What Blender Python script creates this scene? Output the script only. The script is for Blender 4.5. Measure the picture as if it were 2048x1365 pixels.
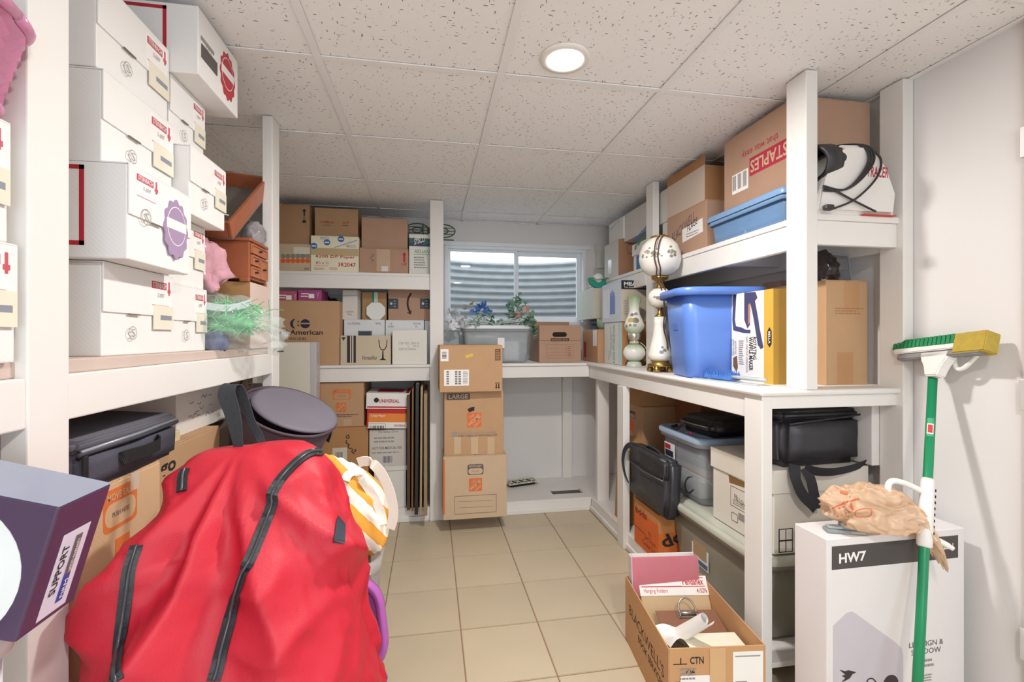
import bpy, bmesh, math, random
from mathutils import Vector, Matrix, noise
from mathutils.bvhtree import BVHTree
random.seed(7)
for o in list(bpy.data.objects): bpy.data.objects.remove(o)
SC = bpy.context.scene
COL = SC.collection
PI = math.pi

# ------------------------------------------------------------------ camera
FPX, TH, VH, CH = 932.7, .1723, 675.8, 1.23       # focal length (px), yaw, horizon row, eye height
HC = CH + .924                                     # ceiling height
cam = bpy.data.cameras.new('camera'); camo = bpy.data.objects.new('camera', cam); COL.objects.link(camo)
camo.location = (0, 0, CH); camo.rotation_euler = (PI/2, 0, -TH)
cam.sensor_width = 36; cam.lens = FPX/2048*36; cam.shift_y = -(682.5-VH)/2048
cam.clip_start = .02
SC.camera = camo
SC.view_settings.view_transform = 'Standard'
SC.view_settings.look = 'None'
SC.view_settings.gamma = 1
SC.view_settings.use_curve_mapping = False
SC.view_settings.exposure = 0.25
# ------------------------------------------------------------------ world: even bright overcast daylight
w = bpy.data.worlds.new('world'); SC.world = w; w.use_nodes = True
bgn = w.node_tree.nodes['Background']
bgn.inputs[0].default_value = (.78, .90, 1, 1); bgn.inputs[1].default_value = 3.4
LAMP_W = 21

# ------------------------------------------------------------------ pixel -> place
def ray(u, v):
    a = (u-1024)/FPX; b = (VH-v)/FPX
    return Vector((math.sin(TH)+a*math.cos(TH), math.cos(TH)-a*math.sin(TH), b))
EYE = Vector((0, 0, CH))
def at_t(u, v, t): return EYE + ray(u, v)*t
def on_z(u, v, Z): d = ray(u, v); return EYE + d*((Z-CH)/d.z)
def on_x(u, v, X): d = ray(u, v); return EYE + d*(X/d.x)
def on_y(u, v, Y): d = ray(u, v); return EYE + d*(Y/d.y)

# ------------------------------------------------------------------ materials
def lin(h):
    h = h.lstrip('#'); r = []
    for i in (0, 2, 4):
        c = int(h[i:i+2], 16)/255
        r.append(c/12.92 if c <= .04045 else ((c+.055)/1.055)**2.4)
    return (*r, 1)
MATS = {}
def C(hexc, rough=.7, kind='plain', amt=.06, scale=9, metal=0, bump=.0, spec=.5):
    key = (hexc, rough, kind, amt, scale, metal, bump)
    if key in MATS: return MATS[key]
    m = bpy.data.materials.new('%s_%s' % (kind, hexc.lstrip('#'))); m.use_nodes = True
    N = m.node_tree.nodes; L = m.node_tree.links; b = N['Principled BSDF']
    col = lin(hexc)
    b.inputs['Roughness'].default_value = rough; b.inputs['Metallic'].default_value = metal
    b.inputs['Specular IOR Level'].default_value = spec
    tc = N.new('ShaderNodeTexCoord')
    nz = N.new('ShaderNodeTexNoise'); nz.inputs['Scale'].default_value = scale; nz.inputs['Detail'].default_value = 4
    L.new(tc.outputs['Object'], nz.inputs['Vector'])
    mx = N.new('ShaderNodeMix'); mx.data_type = 'RGBA'
    mx.inputs[6].default_value = tuple(c*(1-amt*1.4) for c in col[:3])+(1,)
    mx.inputs[7].default_value = tuple(min(1, c*(1+amt)) for c in col[:3])+(1,)
    L.new(nz.outputs['Fac'], mx.inputs[0]); L.new(mx.outputs[2], b.inputs['Base Color'])
    hgt = None
    if kind == 'card':
        wv = N.new('ShaderNodeTexWave'); wv.inputs['Scale'].default_value = 60; wv.inputs['Distortion'].default_value = .6
        wv.bands_direction = 'DIAGONAL'
        L.new(tc.outputs['Object'], wv.inputs['Vector'])
        bp = N.new('ShaderNodeBump'); bp.inputs['Strength'].default_value = .05; bp.inputs['Distance'].default_value = .002
        L.new(wv.outputs['Fac'], bp.inputs['Height']); L.new(bp.outputs[0], b.inputs['Normal'])
    elif kind == 'fabric' or bump > 0:
        n2 = N.new('ShaderNodeTexNoise'); n2.inputs['Scale'].default_value = 260 if kind == 'fabric' else scale*4
        n2.inputs['Detail'].default_value = 3
        L.new(tc.outputs['Object'], n2.inputs['Vector'])
        bp = N.new('ShaderNodeBump'); bp.inputs['Strength'].default_value = bump or .2; bp.inputs['Distance'].default_value = .003
        L.new(n2.outputs['Fac'], bp.inputs['Height']); L.new(bp.outputs[0], b.inputs['Normal'])
    MATS[key] = m
    return m
def G(name, hexc, alpha_rough=.15, trans=1.0, tint=1.0, mixf=.5, ior=1.2, spec=.5):
    """thin see-through plastic: transparent mixed with a glossy-diffuse film"""
    if name in MATS: return MATS[name]
    m = bpy.data.materials.new(name); m.use_nodes = True
    N = m.node_tree.nodes; L = m.node_tree.links; b = N['Principled BSDF']
    b.inputs['Base Color'].default_value = lin(hexc); b.inputs['Roughness'].default_value = alpha_rough
    nz = N.new('ShaderNodeTexNoise'); nz.inputs['Scale'].default_value = 6
    tr = N.new('ShaderNodeBsdfTransparent'); tr.inputs[0].default_value = tuple(1-(1-c)*tint for c in lin(hexc)[:3])+(1,)
    mp = N.new('ShaderNodeMapRange'); mp.inputs[3].default_value = mixf-.06; mp.inputs[4].default_value = mixf+.06
    L.new(nz.outputs['Fac'], mp.inputs[0])
    ms = N.new('ShaderNodeMixShader'); L.new(mp.outputs[0], ms.inputs[0])
    L.new(tr.outputs[0], ms.inputs[1]); L.new(b.outputs[0], ms.inputs[2])
    L.new(ms.outputs[0], N['Material Output'].inputs[0])
    MATS[name] = m
    return m
def emis(name, hexc, s):
    m = bpy.data.materials.new(name); m.use_nodes = True
    b = m.node_tree.nodes['Principled BSDF']; b.inputs['Base Color'].default_value = lin(hexc)
    b.inputs['Emission Color'].default_value = lin(hexc); b.inputs['Emission Strength'].default_value = s
    return m
def ceiling_mat():
    m = bpy.data.materials.new('fissured_tile'); m.use_nodes = True
    N = m.node_tree.nodes; L = m.node_tree.links; b = N['Principled BSDF']; b.inputs['Roughness'].default_value = .95
    tc = N.new('ShaderNodeTexCoord')
    def flecks(sx, sy, thr, seed):
        mp = N.new('ShaderNodeMapping'); mp.inputs['Scale'].default_value = (sx, sy, 1); mp.inputs['Rotation'].default_value = (0, 0, seed)
        mp.inputs['Location'].default_value = (seed*3, seed*5, 0)
        nz = N.new('ShaderNodeTexNoise'); nz.inputs['Scale'].default_value = 2.2; nz.inputs['Detail'].default_value = .6
        ad = N.new('ShaderNodeVectorMath'); ad.operation = 'ADD'
        sc = N.new('ShaderNodeVectorMath'); sc.operation = 'SCALE'; sc.inputs[3].default_value = .5
        L.new(tc.outputs['Object'], mp.inputs[0])
        n0 = N.new('ShaderNodeTexNoise'); n0.inputs['Scale'].default_value = .8; L.new(mp.outputs[0], n0.inputs['Vector'])
        L.new(n0.outputs['Color'], sc.inputs[0]); L.new(mp.outputs[0], ad.inputs[0]); L.new(sc.outputs[0], ad.inputs[1])
        vo = N.new('ShaderNodeTexVoronoi'); vo.inputs['Scale'].default_value = 1; vo.inputs['Randomness'].default_value = 1
        L.new(ad.outputs[0], vo.inputs['Vector'])
        # random subset of cells, random size
        sp = N.new('ShaderNodeSeparateColor'); L.new(vo.outputs['Color'], sp.inputs[0])
        mm = N.new('ShaderNodeMath'); mm.operation = 'MULTIPLY'; mm.inputs[1].default_value = thr; L.new(sp.outputs[0], mm.inputs[0])
        lt = N.new('ShaderNodeMath'); lt.operation = 'LESS_THAN'; L.new(vo.outputs['Distance'], lt.inputs[0]); L.new(mm.outputs[0], lt.inputs[1])
        return lt.outputs[0]
    a = flecks(27, 95, .20, .55); c = flecks(95, 29, .19, -.35); d = flecks(80, 80, .14, 1.2)
    m1 = N.new('ShaderNodeMath'); m1.operation = 'MAXIMUM'; L.new(a, m1.inputs[0]); L.new(c, m1.inputs[1])
    m2 = N.new('ShaderNodeMath'); m2.operation = 'MAXIMUM'; L.new(m1.outputs[0], m2.inputs[0]); L.new(d, m2.inputs[1])
    mx = N.new('ShaderNodeMix'); mx.data_type = 'RGBA'; L.new(m2.outputs[0], mx.inputs[0])
    mx.inputs[6].default_value = lin('#f6f5f4'); mx.inputs[7].default_value = lin('#8d837b')
    L.new(mx.outputs[2], b.inputs['Base Color'])
    bp = N.new('ShaderNodeBump'); bp.invert = True; bp.inputs['Strength'].default_value = .5; bp.inputs['Distance'].default_value = .003
    L.new(m2.outputs[0], bp.inputs['Height']); L.new(bp.outputs[0], b.inputs['Normal'])
    return m
def tile_mat():
    m = C('#c9baa0', .38, 'floor_tile', .07, 3.2)
    N = m.node_tree.nodes; L = m.node_tree.links
    # a slightly different cast for each tile
    oi = N.new('ShaderNodeObjectInfo'); hs = N.new('ShaderNodeHueSaturation')
    mr = N.new('ShaderNodeMapRange'); mr.inputs[3].default_value = .95; mr.inputs[4].default_value = 1.04
    L.new(oi.outputs['Random'], mr.inputs[0]); L.new(mr.outputs[0], hs.inputs['Value'])
    b = N['Principled BSDF']; src = b.inputs['Base Color'].links[0].from_socket
    L.new(src, hs.inputs['Color']); L.new(hs.outputs[0], b.inputs['Base Color'])
    return m
WHITE = C('#e9e6e2', .5, 'paint', .03, 5, bump=.04)
WALL = C('#e4e1e0', .75, 'wall_paint', .025, 2.5, bump=.05)
CARD = C('#c09a75', .85, 'card'); CARD_D = C('#a87a52', .85, 'card'); CARD_L = C('#cbb193', .85, 'card')
CARD_O = C('#b98a5c', .85, 'card'); CARD_P = C('#b4917a', .85, 'card')
CWHITE = C('#eeecea', .6, 'card', .02); CCREAM = C('#e6ddca', .7, 'card', .04); CGREY = C('#d3d0ca', .7, 'card', .04)
INK = C('#2a2626', .8, 'ink'); RED = C('#b5232f', .7, 'ink'); ORANGE = C('#e2733a', .7, 'ink'); BLUE = C('#2f6fb0', .7, 'ink')
NAVY = C('#252a44', .7, 'ink'); GREY = C('#5c5556', .7, 'ink'); GREEN = C('#2f8a5a', .7, 'ink'); PAPER = C('#f2f0ed', .6, 'paper', .02)
LGREY = C('#9a9593', .7, 'ink'); PINKINK = C('#cf5864', .7, 'ink'); TAPE = C('#c9ad8a', .25, 'tape', .05)
BLACK = C('#1d1c20', .55, 'fabric', .1); 

# ------------------------------------------------------------------ mesh helpers
def link(o, parent=None):
    COL.objects.link(o)
    if parent is not None: o.parent = parent
    return o
def tag(o, label=None, cat=None, group=None, kind=None):
    if label: o['label'] = label
    if cat: o['category'] = cat
    if group: o['group'] = group
    if kind: o['kind'] = kind
    return o
def thing(name, label, cat, loc=(0, 0, 0), rot=(0, 0, 0), group=None):
    o = bpy.data.objects.new(name, None); COL.objects.link(o); o.empty_display_size = .05
    o.location = loc; o.rotation_euler = rot
    return tag(o, label, cat, group)
def mo(name, bm, mat, parent=None, smooth=False, recalc=True):
    if recalc: bmesh.ops.recalc_face_normals(bm, faces=bm.faces)
    me = bpy.data.meshes.new(name); bm.to_mesh(me); bm.free()
    if smooth:
        for p in me.polygons: p.use_smooth = True
    me.materials.append(mat)
    return link(bpy.data.objects.new(name, me), parent)
def new(): return bmesh.new()
def bx(bm, x0, x1, y0, y1, z0, z1):
    v = [bm.verts.new(p) for p in ((x0,y0,z0),(x1,y0,z0),(x1,y1,z0),(x0,y1,z0),(x0,y0,z1),(x1,y0,z1),(x1,y1,z1),(x0,y1,z1))]
    for f in ((0,3,2,1),(4,5,6,7),(0,1,5,4),(1,2,6,5),(2,3,7,6),(3,0,4,7)): bm.faces.new([v[i] for i in f])
    return v
def box(name, x0, x1, y0, y1, z0, z1, mat, parent=None, bev=.002):
    bm = new(); bx(bm, x0, x1, y0, y1, z0, z1)
    if bev: bmesh.ops.bevel(bm, geom=bm.edges[:], offset=min(bev, .4*min(abs(x1-x0), abs(y1-y0), abs(z1-z0))), segments=2, affect='EDGES', profile=.5)
    return mo(name, bm, mat, parent)
def loft(bm, secs, cap0=True, cap1=True, closed=True):
    rows = [[bm.verts.new(p) for p in s] for s in secs]
    n = len(rows[0])
    for a, b in zip(rows, rows[1:]):
        for i in range(n if closed else n-1):
            j = (i+1) % n
            bm.faces.new((a[i], a[j], b[j], b[i]))
    if cap0: bm.faces.new(rows[0][::-1])
    if cap1: bm.faces.new(rows[-1])
    return rows
def ring(r, z, n=32, rx=None, cx=0, cy=0): return [(cx+(rx or r)*math.cos(2*PI*i/n), cy+r*math.sin(2*PI*i/n), z) for i in range(n)]
def lathe(name, prof, mat, parent=None, n=36, cap0=True, cap1=True, loc=(0, 0, 0), wob=None):
    bm = new(); secs = []
    for k, (r, z) in enumerate(prof):
        s = ring(max(r, 1e-4), z, n)
        if wob: s = [(x*(1+wob(k, i)), y*(1+wob(k, i)), zz) for i, (x, y, zz) in enumerate(s)]
        secs.append(s)
    loft(bm, secs, cap0, cap1)
    o = mo(name, bm, mat, parent, True); o.location = loc
    return o
def rrect(w, d, r, z, k=5, cx=0, cy=0):
    p = []
    for sx, sy, a0 in ((1,1,0),(-1,1,90),(-1,-1,180),(1,-1,270)):
        for i in range(k+1):
            a = math.radians(a0+90*i/k); p.append((cx+sx*(w/2-r)+r*math.cos(a), cy+sy*(d/2-r)+r*math.sin(a), z))
    return p
def tube_bm(bm, pts, r, n=8, caps=True):
    pts = [Vector(p) for p in pts]; secs = []; up = None
    for i, p in enumerate(pts):
        t = (pts[min(i+1, len(pts)-1)]-pts[max(i-1, 0)]).normalized()
        if up is None: up = t.orthogonal().normalized()
        up = (up - t*up.dot(t)); up = up.normalized() if up.length > 1e-6 else t.orthogonal().normalized()
        s = t.cross(up); rr = r[i] if isinstance(r, (list, tuple)) else r
        secs.append([p+(up*math.cos(2*PI*k/n)+s*math.sin(2*PI*k/n))*rr for k in range(n)])
    loft(bm, secs, caps, caps)
def tube(name, pts, r, mat, parent=None, n=8):
    bm = new(); tube_bm(bm, pts, r, n); return mo(name, bm, mat, parent, True)
def smooth_path(pts, k=6):
    pts = [Vector(p) for p in pts]; out = []
    for i in range(len(pts)-1):
        p0 = pts[max(i-1, 0)]; p1 = pts[i]; p2 = pts[i+1]; p3 = pts[min(i+2, len(pts)-1)]
        for j in range(k):
            t = j/k
            out.append(.5*((2*p1)+(p2-p0)*t+(2*p0-5*p1+4*p2-p3)*t*t+(3*p1-p0-3*p2+p3)*t**3))
    out.append(pts[-1]); return out
def ribbon(name, pts, side, width, th, mat, parent=None):
    """flat strap along pts; side = direction(s) of the strap's width"""
    bm = new(); pts = [Vector(p) for p in pts]; secs = []
    for i, p in enumerate(pts):
        t = (pts[min(i+1, len(pts)-1)]-pts[max(i-1, 0)]).normalized()
        s = Vector(side[i] if isinstance(side, list) else side); s = (s-t*s.dot(t)).normalized(); nn = t.cross(s)
        wd = (width[i] if isinstance(width, (list, tuple)) else width)/2
        secs.append([p+s*wd+nn*th/2, p-s*wd+nn*th/2, p-s*wd-nn*th/2, p+s*wd-nn*th/2])
    loft(bm, secs); return mo(name, bm, mat, parent)
def poly_prism(bm, pts, d0, d1, axes):
    """extrude a 2D outline; axes maps (a, b, depth) -> point"""
    lo = [bm.verts.new(axes(a, b, d0)) for a, b in pts]; hi = [bm.verts.new(axes(a, b, d1)) for a, b in pts]
    n = len(pts)
    for i in range(n):
        j = (i+1) % n; bm.faces.new((lo[i], lo[j], hi[j], hi[i]))
    bm.faces.new(lo[::-1]); bm.faces.new(hi)
def place_px(o, pos): o.location = pos; return o

# ------------------------------------------------------------------ flat print: rectangles, outlines and lettering on a face
PENDING = []
class Box:
    """a box-shaped thing; local origin at the centre of its base; faces F(-y) L(-x) R(+x) T(+z) B(+y)"""
    def __init__(s, root, dx, dy, dz):
        s.root, s.dx, s.dy, s.dz = root, dx, dy, dz; s.par = root; s.k = 0
        s.M = Matrix.Translation(root.location) @ root.rotation_euler.to_matrix().to_4x4(); s.I = s.M.inverted()
    def frame(s, f):
        if f == 'F': return Vector((0, -s.dy/2, 0)), Vector((1,0,0)), Vector((0,0,1)), Vector((0,-1,0))
        if f == 'B': return Vector((0, s.dy/2, 0)), Vector((-1,0,0)), Vector((0,0,1)), Vector((0,1,0))
        if f == 'L': return Vector((-s.dx/2, 0, 0)), Vector((0,-1,0)), Vector((0,0,1)), Vector((-1,0,0))
        if f == 'R': return Vector((s.dx/2, 0, 0)), Vector((0,1,0)), Vector((0,0,1)), Vector((1,0,0))
        if f == 'T': return Vector((0, 0, s.dz)), Vector((1,0,0)), Vector((0,1,0)), Vector((0,0,1))
    def hit(s, f, u, v, off=0):
        o, a, b, n = s.frame(f); o = o+n*off
        e = s.I @ EYE; d = (s.I.to_3x3() @ ray(u, v))
        t = (o-e).dot(n)/d.dot(n); p = e+d*t-o
        return p.dot(a), p.dot(b)
    def rect(s, f, u0, v0, u1, v1, off=0):
        um, vm = (u0+u1)/2, (v0+v1)/2
        a0 = s.hit(f, u0, vm, off)[0]; a1 = s.hit(f, u1, vm, off)[0]
        b0 = s.hit(f, um, v1, off)[1]; b1 = s.hit(f, um, v0, off)[1]
        return a0, b0, a1, b1
    def poly(s, f, pts, mat, name='print', th=.0007, off=None):
        o, a, b, n = s.frame(f); s.k += 1
        off = .00015*(1+s.k) if off is None else off
        bm = new(); poly_prism(bm, pts, -.0002+0*off, off, lambda p, q, d: o+a*p+b*q+n*d)
        return mo(name, bm, mat, s.par)
    def R(s, f, r, mat, name='label', off=None):
        a0, b0, a1, b1 = r; return s.poly(f, [(a0,b0),(a1,b0),(a1,b1),(a0,b1)], mat, name, off=off)
    def D(s, f, u0, v0, u1, v1, mat, name='label', off=None): return s.R(f, s.rect(f, u0, v0, u1, v1), mat, name, off)
    def FR(s, f, fx0, fy0, fx1, fy1, mat, name='label', off=None):
        w = s.dy if f in 'LR' else s.dx; h = s.dy if f == 'T' else s.dz
        z = -h/2 if f == 'T' else 0
        return s.R(f, ((fx0-.5)*w, z+fy0*h, (fx1-.5)*w, z+fy1*h), mat, name, off)
    def P(s, f, pix, mat, name='print'): return s.poly(f, [s.hit(f, *p) for p in pix], mat, name)
    def O(s, f, u0, v0, u1, v1, mat, name='print', th=.003, k=0, rad=0):
        """outline of a rectangle (or rounded, rad as a share)"""
        a0, b0, a1, b1 = s.rect(f, u0, v0, u1, v1); w, h = a1-a0, b1-b0; r = rad*min(w, h)
        def ol(w, h, r): return [(x+(a0+a1)/2, y+(b0+b1)/2) for x, y, _ in rrect(w, h, max(r, 1e-4), 0)]
        out, inn = ol(w, h, r), ol(w-2*th, h-2*th, max(r-th, 1e-4))
        o, a, b, n = s.frame(f); s.k += 1; d = .00015*(1+s.k); bm = new()
        A = [bm.verts.new(o+a*p+b*q+n*d) for p, q in out]; B = [bm.verts.new(o+a*p+b*q+n*d) for p, q in inn]
        for i in range(len(A)): j = (i+1) % len(A); bm.faces.new((A[i], A[j], B[j], B[i]))
        return mo(name, bm, mat, s.par)
    def disc(s, f, u, v, ru, mat, name='print', n=20, asp=1):
        c = s.hit(f, u, v); e = s.hit(f, u+ru, v); r = abs(e[0]-c[0])
        return s.poly(f, [(c[0]+r*math.cos(2*PI*i/n), c[1]+asp*r*math.sin(2*PI*i/n)) for i in range(n)], mat, name)
    def T(s, f, text, u0, v0, u1, v1, mat, rot=0, bold=0, name='lettering', shear=0, slant=0):
        s.k += 1
        PENDING.append((s, f, text, s.rect(f, u0, v0, u1, v1), mat, rot, bold, name, .00015*(1+s.k), shear, slant))
    def TF(s, f, text, fx0, fy0, fx1, fy1, mat, rot=0, bold=0, name='lettering'):
        w = s.dy if f in 'LR' else s.dx; h = s.dy if f == 'T' else s.dz; z = -h/2 if f == 'T' else 0; s.k += 1
        PENDING.append((s, f, text, ((fx0-.5)*w, z+fy0*h, (fx1-.5)*w, z+fy1*h), mat, rot, bold, name, .00015*(1+s.k), 0, 0))
    def lines(s, f, u0, v0, u1, v1, n, mat, name='small_print', fill=.45, ragged=.3):
        """rows of print too small to read, joined into one patch"""
        a0, b0, a1, b1 = s.rect(f, u0, v0, u1, v1); s.k += 1; d = .00015*(1+s.k); o, a, b, nn = s.frame(f)
        bm = new(); h = (b1-b0)/n
        for i in range(n):
            x = a0
            end = a1-(a1-a0)*random.random()*ragged
            while x < end:
                wd = min((a1-a0)*random.uniform(.06, .2), end-x); y = b0+h*(i+.5-fill/2)
                q = [bm.verts.new(o+a*p+b*r+nn*d) for p, r in ((x,y),(x+wd,y),(x+wd,y+h*fill),(x,y+h*fill))]; bm.faces.new(q)
                x += wd+(a1-a0)*.025
        return mo(name, bm, mat, s.par)
    def bars(s, f, u0, v0, u1, v1, mat=None, n=16, vert=True, name='barcode'):
        a0, b0, a1, b1 = s.rect(f, u0, v0, u1, v1); s.k += 1; d = .00015*(1+s.k); o, a, b, nn = s.frame(f); bm = new()
        for i in range(n):
            t0 = (i+.1)/n; t1 = t0+random.uniform(.25, .75)/n
            if vert: c = ((a0+(a1-a0)*t0,b0),(a0+(a1-a0)*t1,b0),(a0+(a1-a0)*t1,b1),(a0+(a1-a0)*t0,b1))
            else: c = ((a0,b0+(b1-b0)*t0),(a1,b0+(b1-b0)*t0),(a1,b0+(b1-b0)*t1),(a0,b0+(b1-b0)*t1))
            bm.faces.new([bm.verts.new(o+a*p+b*r+nn*d) for p, r in c])
        return mo(name, bm, mat or INK, s.par)
    def strokes(s, f, lines, mat, w=.002, name='handwriting'):
        """pen strokes given as pixel polylines"""
        s.k += 1; d = .00015*(1+s.k); o, a, b, nn = s.frame(f); bm = new()
        for ln in lines:
            p2 = [Vector((*s.hit(f, *p), 0)) for p in ln]
            p2 = smooth_path(p2, 4) if len(p2) > 2 else p2
            prev = None
            for i, p in enumerate(p2):
                t = (p2[min(i+1, len(p2)-1)]-p2[max(i-1, 0)]).normalized(); q = Vector((-t.y, t.x, 0))*w/2
                cur = [bm.verts.new(o+a*c.x+b*c.y+nn*d) for c in (p+q, p-q)]
                if prev: bm.faces.new((prev[0], prev[1], cur[1], cur[0]))
                prev = cur
        return mo(name, bm, mat, s.par)
def flush_text():
    tmp = []
    for it in PENDING:
        cu = bpy.data.curves.new('t', 'FONT'); cu.body = it[2]; cu.offset = it[6]; cu.resolution_u = 2; cu.shear = it[9]
        cu.align_x = 'CENTER'
        o = bpy.data.objects.new('t', cu); COL.objects.link(o); tmp.append(o)
    dg = bpy.context.evaluated_depsgraph_get()
    for it, o in zip(PENDING, tmp):
        b, f, text, r, mat, rot, bold, name, off, sh, slant = it
        me = bpy.data.meshes.new_from_object(o.evaluated_get(dg))
        me.name = name
        if not me.vertices: continue
        c, s = math.cos(math.radians(rot)), math.sin(math.radians(rot))
        P = [(v.co.x*c-v.co.y*s, v.co.x*s+v.co.y*c) for v in me.vertices]
        x0, x1 = min(p[0] for p in P), max(p[0] for p in P); y0, y1 = min(p[1] for p in P), max(p[1] for p in P)
        a0, b0, a1, b1 = r; o0, ax, bxx, n = b.frame(f)
        for v, p in zip(me.vertices, P):
            q0 = (p[0]-x0)/max(x1-x0, 1e-6); q1 = (p[1]-y0)/max(y1-y0, 1e-6)
            v.co = o0+ax*(a0+(a1-a0)*q0)+bxx*(b0+(b1-b0)*q1+slant*(a1-a0)*q0)+n*off
        me.materials.clear(); me.materials.append(mat)
        link(bpy.data.objects.new(name, me), b.par)
    for o in tmp:
        cu = o.data; bpy.data.objects.remove(o); bpy.data.curves.remove(cu)
    PENDING.clear()

# ------------------------------------------------------------------ cartons
def carton(name, label, x0, x1, y0, y1, z0, z1, mat, cat='box', group=None, rz=0, top='flaps', tape=None, lid=0, rx=0, ry=0, inner=None, tapemat=None, body='carton_body'):
    dx, dy, dz = x1-x0, y1-y0, z1-z0
    r = thing(name, label, cat, ((x0+x1)/2, (y0+y1)/2, z0), (rx, ry, rz), group)
    b = Box(r, dx, dy, dz)
    X, Y = dx/2, dy/2
    if top == 'flaps':
        box(body, -X, X, -Y, Y, 0, dz-.004, mat, r, .0025)
        g = .0015
        if dx >= dy:
            box('top_flap', -X+.001, X-.001, -Y+.001, -g, dz-.004, dz, mat, r, .0012); box('top_flap', -X+.001, X-.001, g, Y-.001, dz-.004, dz, mat, r, .0012)
        else:
            box('top_flap', -X+.001, -g, -Y+.001, Y-.001, dz-.004, dz, mat, r, .0012); box('top_flap', g, X-.001, -Y+.001, Y-.001, dz-.004, dz, mat, r, .0012)
    elif top == 'lid':
        box(body, -X, X, -Y, Y, 0, dz-.006, mat, r, .003)
        bm = new(); e = .007; zz = dz-lid
        bx(bm, -X-e, X+e, -Y-e, Y+e, dz-.006, dz); bx(bm, -X-e, X+e, -Y-e, -Y-e+.004, zz, dz-.006); bx(bm, -X-e, X+e, Y+e-.004, Y+e, zz, dz-.006)
        bx(bm, -X-e, -X-e+.004, -Y-e+.004, Y+e-.004, zz, dz-.006); bx(bm, X+e-.004, X+e, -Y-e+.004, Y+e-.004, zz, dz-.006)
        mo('lid', bm, inner or mat, r)
    elif top == 'plain':
        box(body, -X, X, -Y, Y, 0, dz, mat, r, .003)
    elif top == 'tuck':                                 # tuck-front mailer: lid hinged behind, front flap half way down
        box(body, -X, X-.004, -Y, Y, 0, dz-.003, mat, r, .003)
        box('lid_panel', -X, X, -Y, Y, dz-.003, dz, mat, r, .001)
        box('tuck_flap', X-.004, X, -Y, Y, dz*.47, dz-.003, mat, r, .001)
    if tape:
        tm = tapemat or TAPE; t = .024
        if 'T' in tape:
            if dx >= dy: box('packing_tape', -X-.0008, X+.0008, -t, t, dz-.001, dz+.0008, tm, r, 0)
            else: box('packing_tape', -t, t, -Y-.0008, Y+.0008, dz-.001, dz+.0008, tm, r, 0)
        if 'F' in tape: box('packing_tape', -t, t, -Y-.0009, -Y, dz*.0, dz, tm, r, 0)
        if 'f' in tape: box('packing_tape', -t, t, -Y-.0009, -Y, dz*.72, dz, tm, r, 0)
        if 'L' in tape: box('packing_tape', -X-.0009, -X, -t, t, 0, dz, tm, r, 0)
        if 'l' in tape: box('packing_tape', -X-.0009, -X, -t, t, dz*.65, dz, tm, r, 0)
    return b
def cF(name, label, u0, u1, vt, Y, z0, dep, mat, **k):
    """carton whose front (-y) face lies in the plane Y between pixel columns u0 and u1, standing on z0"""
    x0 = on_y(u0, vt, Y).x; x1 = on_y(u1, vt, Y).x; z1 = on_y((u0+u1)/2, vt, Y).z
    z1 = k.pop('z1', z1)
    return carton(name, label, x0, x1, Y, Y+dep, z0, z1, mat, **k)
def cL(name, label, ul, ur, vt, X, z0, wid, mat, **k):
    """carton whose aisle-side (-x) face lies in the plane X"""
    y1 = on_x(ul, vt, X).y; y0 = on_x(ur, vt, X).y; z1 = k.pop('z1', None) or on_x((ul+ur)/2, vt, X).z
    return carton(name, label, X, X+wid, y0, y1, z0, z1, mat, **k)
# ================================================================== the room
XL, XR, YB, YF = -1.35, 1.70, 3.70, -1.45
TS = .33; TX0, TY0 = .124, 2.960                     # floor tile module and one grout crossing
fl = box('floor', XL-.1, XR+.1, YF-.9, YB+.16, -.12, -.004, C('#9c7d66', .9, 'grout', .1, 30), None, 0); tag(fl, kind='structure')
TM = tile_mat()
bm = new(); hs = TS/2-.0025; bx(bm, -hs, hs, -hs, hs, -.006, 0)
bmesh.ops.bevel(bm, geom=[e for e in bm.edges if all(v.co.z > -.001 for v in e.verts)], offset=.002, segments=2, affect='EDGES')
proto = mo('floor_tile', bm, TM, fl); first = True
for i in range(-5, 6):
    for j in range(-1, 14):
        cx, cy = TX0+(i+.5)*TS, TY0+TS/2-j*TS-.0
        if cx-TS/2 > XR or cx+TS/2 < XL or cy+TS/2 < YF-.3: continue
        if cx-TS/2 > 1.16 and cy > 1.8: continue
        o = proto if first else proto.copy()
        if not first: link(o, fl)
        o.location = (cx, cy, 0); first = False

CEIL = ceiling_mat(); TB = C('#f3f2f2', .45, 'grid_paint', .02)
cl = box('ceiling', XL-.1, XR+.1, YF-.9, YB+.16, HC+.03, HC+.12, C('#cfccc8', .9, 'plaster'), None, 0); tag(cl, kind='structure')
GX = [.242+.61*k for k in range(-4, 4)]; GY = [1.624+.61*k for k in range(-6, 5)]
xs = [XL]+[g for g in GX if XL < g < XR]+[XR]; ys = [YF]+[g for g in GY if YF < g < YB]+[YB]
for i in range(len(xs)-1):
    for j in range(len(ys)-1):
        a0, a1, b0, b1 = xs[i]+.004, xs[i+1]-.004, ys[j]+.004, ys[j+1]-.004
        if a1-a0 < .03 or b1-b0 < .03: continue
        cx, cy = (a0+a1)/2, (b0+b1)/2
        t = box('ceiling_tile', a0-cx, a1-cx, b0-cy, b1-cy, 0, .018, CEIL, cl, .003); t.location = (cx, cy, HC+.005)
        t.rotation_euler = (random.uniform(-.0015, .0015), random.uniform(-.0015, .0015), 0)
for g in xs[1:-1]: box('ceiling_runner', g-.0125, g+.0125, YF, YB, HC-.002, HC+.003, TB, cl, .001)
for g in ys[1:-1]:
    for a, b in zip(xs, xs[1:]): box('ceiling_cross_tee', a+.0125, b-.0125, g-.0125, g+.0125, HC-.001, HC+.003, TB, cl, .001)
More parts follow.
